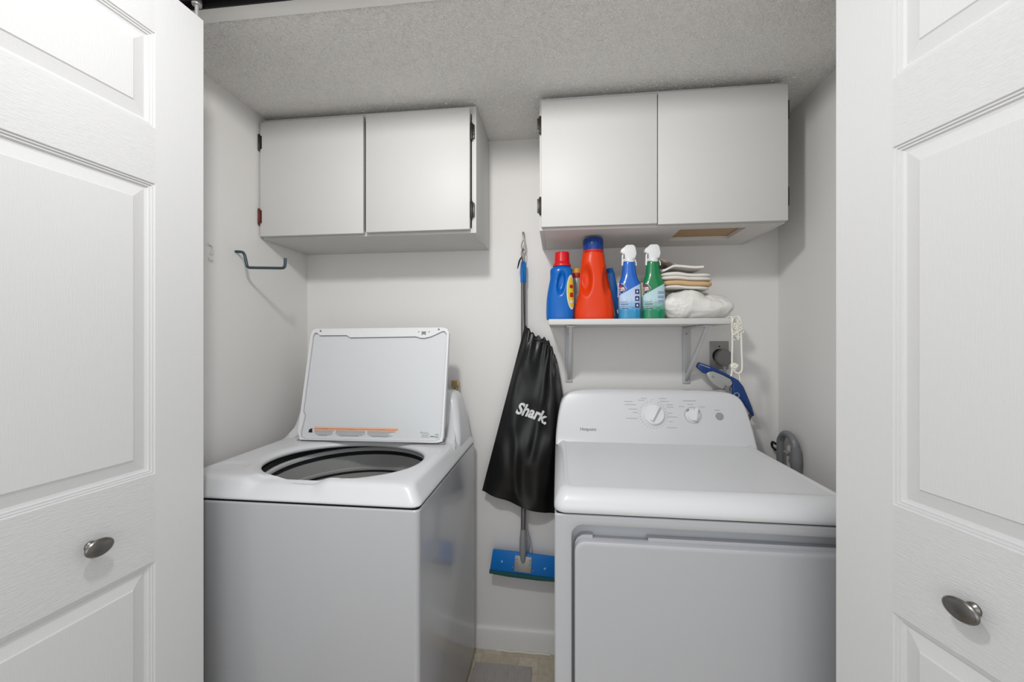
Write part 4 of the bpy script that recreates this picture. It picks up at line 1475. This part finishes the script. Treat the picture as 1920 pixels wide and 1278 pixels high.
tube(bm, [(MX - 0.006, MY - 0.004, 1.607), (MX - 0.013, MY - 0.006, 1.595), (MX - 0.018, MY - 0.006, 1.580), (MX - 0.0225, MY - 0.006, 1.560)], [0.0025, 0.0034, 0.0034, 0.0018], 8, 4)
link_mesh('cord_tag', bm, M_cord_b, mp)
bm = bmesh.new()
tube(bm, [(MX + 0.001, MY - 0.0165, 0.522), (MX + 0.001, MY - 0.0235, 0.482), (MX + 0.001, MY - 0.0275, 0.445), (MX + 0.001, MY - 0.029, 0.405), (MX + 0.001, MY - 0.0285, 0.394)], [0.0108, 0.0138, 0.0138, 0.0090, 0.0030], 20, 4)
link_mesh('socket', bm, M_grey, mp)
bm = bmesh.new()
tube(bm, [(MX + 0.010, MY, 0.512), (MX + 0.020, MY - 0.002, 0.505), (MX + 0.0265, MY - 0.003, 0.48), (MX + 0.027, MY - 0.004, 0.45), (MX + 0.022, MY - 0.004, 0.43)], 0.0022, 8, 4)
link_mesh('locking_wire', bm, M_grey, mp)
XM = Matrix.Translation((MX + 0.0005, 0, 0.381)) @ Matrix.Rotation(radians(3.6), 4, 'Y')
bm = bmesh.new()
pl = [(-0.1245, 0.046), (-0.132, -0.037), (0.132, -0.037), (0.1245, 0.046)]
XMZ = XM @ Matrix(((1, 0, 0, 0), (0, 0, 1, 0), (0, 1, 0, 0), (0, 0, 0, 1)))
prism(bm, pl, 1.577, 1.589, XMZ, 0.003)
hd = link_mesh('mop_head', bm, M_blue, mp, smooth=40)
bm = bmesh.new()
prism(bm, [(-0.133, -0.037), (-0.134, -0.049), (-0.06, -0.053), (0.06, -0.053), (0.134, -0.049), (0.133, -0.037)], 1.572, 1.594, XMZ, 0.003)
link_mesh('pad', bm, M_green_d, mp, smooth=40)
bm = bmesh.new()
box(bm, -0.034, 0.033, 1.5735, 1.5785, -0.028, 0.036, 0.001, xf=XM)
link_mesh('mounting_plate', bm, M_alu, mp)
for u, vv, rr in ((-0.026, 0.022, 0.0026), (-0.026, 0.004, 0.0026), (0.026, 0.022, 0.0026), (0.026, 0.004, 0.0026), (-0.040, -0.014, 0.003), (0.040, -0.018, 0.003)):
    bm = bmesh.new()
    lathe(bm, [(rr, 0.0), (rr * 0.6, 0.0022)], XM @ Matrix.Translation((u, 1.5735 if abs(u) < 0.035 else 1.5768, vv)) @ Matrix.Rotation(pi / 2, 4, 'X'), 10)
    link_mesh('rivet', bm, M_grey, mp)
for u, vv in ((-0.085, 0.003), (0.087, -0.004)):
    bm = bmesh.new()
    lathe(bm, [(0.0050, 0.0), (0.0035, 0.003), (0.001, 0.004)], XM @ Matrix.Translation((u, 1.5768, vv)) @ Matrix.Rotation(pi / 2, 4, 'X'), 14)
    link_mesh('pale_button', bm, mat('pale_blue_plastic', (0.25, 0.45, 0.75), 0.3), mp)
# screw hook the mop and bag hang from
bm = bmesh.new()
tube(bm, [(MX - 0.003, YB - 0.0, 1.712), (MX - 0.003, 1.622, 1.712), (MX - 0.002, 1.612, 1.706), (MX, 1.608, 1.69), (MX + 0.004, 1.606, 1.670), (MX + 0.007, 1.604, 1.650), (MX + 0.001, 1.602, 1.636), (MX - 0.007, 1.602, 1.644), (MX - 0.007, 1.604, 1.662), (MX - 0.001, 1.606, 1.678)],
     [0.0046, 0.0046, 0.0042, 0.0030, 0.0026, 0.0026, 0.0026, 0.0026, 0.0024, 0.0018], 10, 5)
tag(link_mesh('screw_hook', bm, M_wire, loc=(MX, YB, 1.68)), 'tarnished screw hook in the back wall that the mop hangs from', 'hook')

# ------------------------------------------------------------------ black drawstring bag
bg = thing('drawstring_bag', 'black nylon drawstring bag with white lettering, hanging in front of the mop pole', 'bag', (-0.13, 1.59, 0.60))
topc = catmull([(-0.128, 1.334), (-0.112, 1.318), (-0.094, 1.298), (-0.066, 1.285), (-0.042, 1.277), (-0.024, 1.252), (-0.010, 1.215), (-0.003, 1.200)], 6)
botc = [(-0.302 + 0.312 * t, 0.668 - 0.090 * t - 0.004 * sin(pi * t)) for t in [k / (len(topc) - 1) for k in range(len(topc))]]
NV = 80
NU = len(topc)


def bagpt(i, j, side):
    s = i / (NU - 1)
    t = j / NV
    tx, tz = topc[i]
    bx_, bz_ = botc[i]
    x = tx + (bx_ - tx) * t
    z = tz + (bz_ - tz) * t
    x += 0.034 * s ** 2 * sin(pi * min(1, t * 1.15)) * (1 - 0.3 * t) - 0.010 * s ** 3 * t
    # waist of the left edge stays straight
    edge = (1 - abs(2 * s - 1) ** 3)
    env = edge * (0.35 + 0.65 * sstep(0.0, 0.25, t)) * (1 - 0.55 * sstep(0.80, 1.0, t))
    fold = 0.0
    if side == 0:
        q = s * 9.5 + 1.4 * noise.noise(Vector((s * 2.0, t * 3.0, 0.3)))
        fold = 0.0085 * sin(q * (1.0 + 0.25 * t)) * sstep(0.02, 0.12, s) * (1 - sstep(0.9, 1, s))
        fold += 0.0055 * sin(s * 46 + 2 * sin(t * 7)) * (1 - sstep(0.02, 0.20, t)) * edge
        fold += 0.020 * noise.noise(Vector((s * 4.2, t * 5.5, 1.7))) * edge
        fold -= 0.012 * math.exp(-((s - 0.62 + 0.10 * t) / 0.055) ** 2) * (1 - sstep(0.62, 0.78, t)) * sstep(0.05, 0.2, t)
        fold += 0.010 * math.exp(-((s - 0.30 - 0.45 * (t - 0.62)) / 0.06) ** 2) * sstep(0.45, 0.7, t) * (1 - sstep(0.93, 1.0, t))
        y = 1.5815 - 0.030 * env - fold * min(1, t * 10 + 0.3)
        y += 0.026 * sstep(0.80, 1.0, s)
        y = min(y, 1.6235)
    else:
        y = 1.5820 + 0.001 * edge + 0.026 * sstep(0.80, 1.0, s)
    z += 0.006 * sin(s * 52) * (1 - sstep(0.0, 0.05, t)) * edge
    return (x, y, z)


bm = bmesh.new()
F = [[bm.verts.new(bagpt(i, j, 0)) for i in range(NU)] for j in range(NV + 1)]
Bk = [[bm.verts.new((lambda p: (p[0], p[1] + 0.0005, p[2]))(bagpt(i, j, 1))) for i in range(NU)] for j in range(NV + 1)]
for G in (F, Bk):
    for j in range(NV):
        for i in range(NU - 1):
            bm.faces.new((G[j][i], G[j][i + 1], G[j + 1][i + 1], G[j + 1][i]))
for j in range(NV):
    for i in (0, NU - 1):
        bm.faces.new((F[j][i], F[j + 1][i], Bk[j + 1][i], Bk[j][i]))
for i in range(NU - 1):
    for j in (0, NV):
        bm.faces.new((F[j][i], F[j][i + 1], Bk[j][i + 1], Bk[j][i]))
bagb = link_mesh('bag_body', bm, M_black, bg, smooth=80)
tree = tree_of(bagb)
bm = bmesh.new()
t = text_bm('Shark.', 0.064, 0.0022, 0.12, 4)
XTX = face_x(-0.0975, 1.55, 0.986) @ Matrix.Rotation(radians(-20), 4, 'Z') @ Matrix.Diagonal((0.80, 1, 1, 1))
project(t, tree, XTX, (0, 1, 0), 0.0012, 0, bm, 2)
link_mesh('lettering', bm, M_ink_w, bg, smooth=0)
bm = bmesh.new()
tube(bm, [(p[0], 1.572 + 0.022 * sstep(0.8, 1, i / (NU - 1)), p[1] - 0.016 + 0.002 * sin(i * 1.9)) for i, p in enumerate(topc)], 0.0032, 8, 2)
tube(bm, [(-0.128, 1.576, 1.328), (-0.131, 1.578, 1.355), (-0.134, 1.582, 1.44), (-0.135, 1.5805, 1.52), (-0.137, 1.5805, 1.60), (-0.138, 1.596, 1.640)], 0.0013, 6, 3)
link_mesh('drawstring', bm, M_cord_b, bg)

# ------------------------------------------------------------------ mat on the floor
bm = bmesh.new()
box(bm, -0.322, -0.098, 1.10, 1.545, 0.0005, 0.006, 0.001)
tag(link_mesh('floor_mat', bm, M_mat, loc=(-0.21, 1.32, 0)), 'grey wood-look mat on the floor between washer and dryer', 'mat')
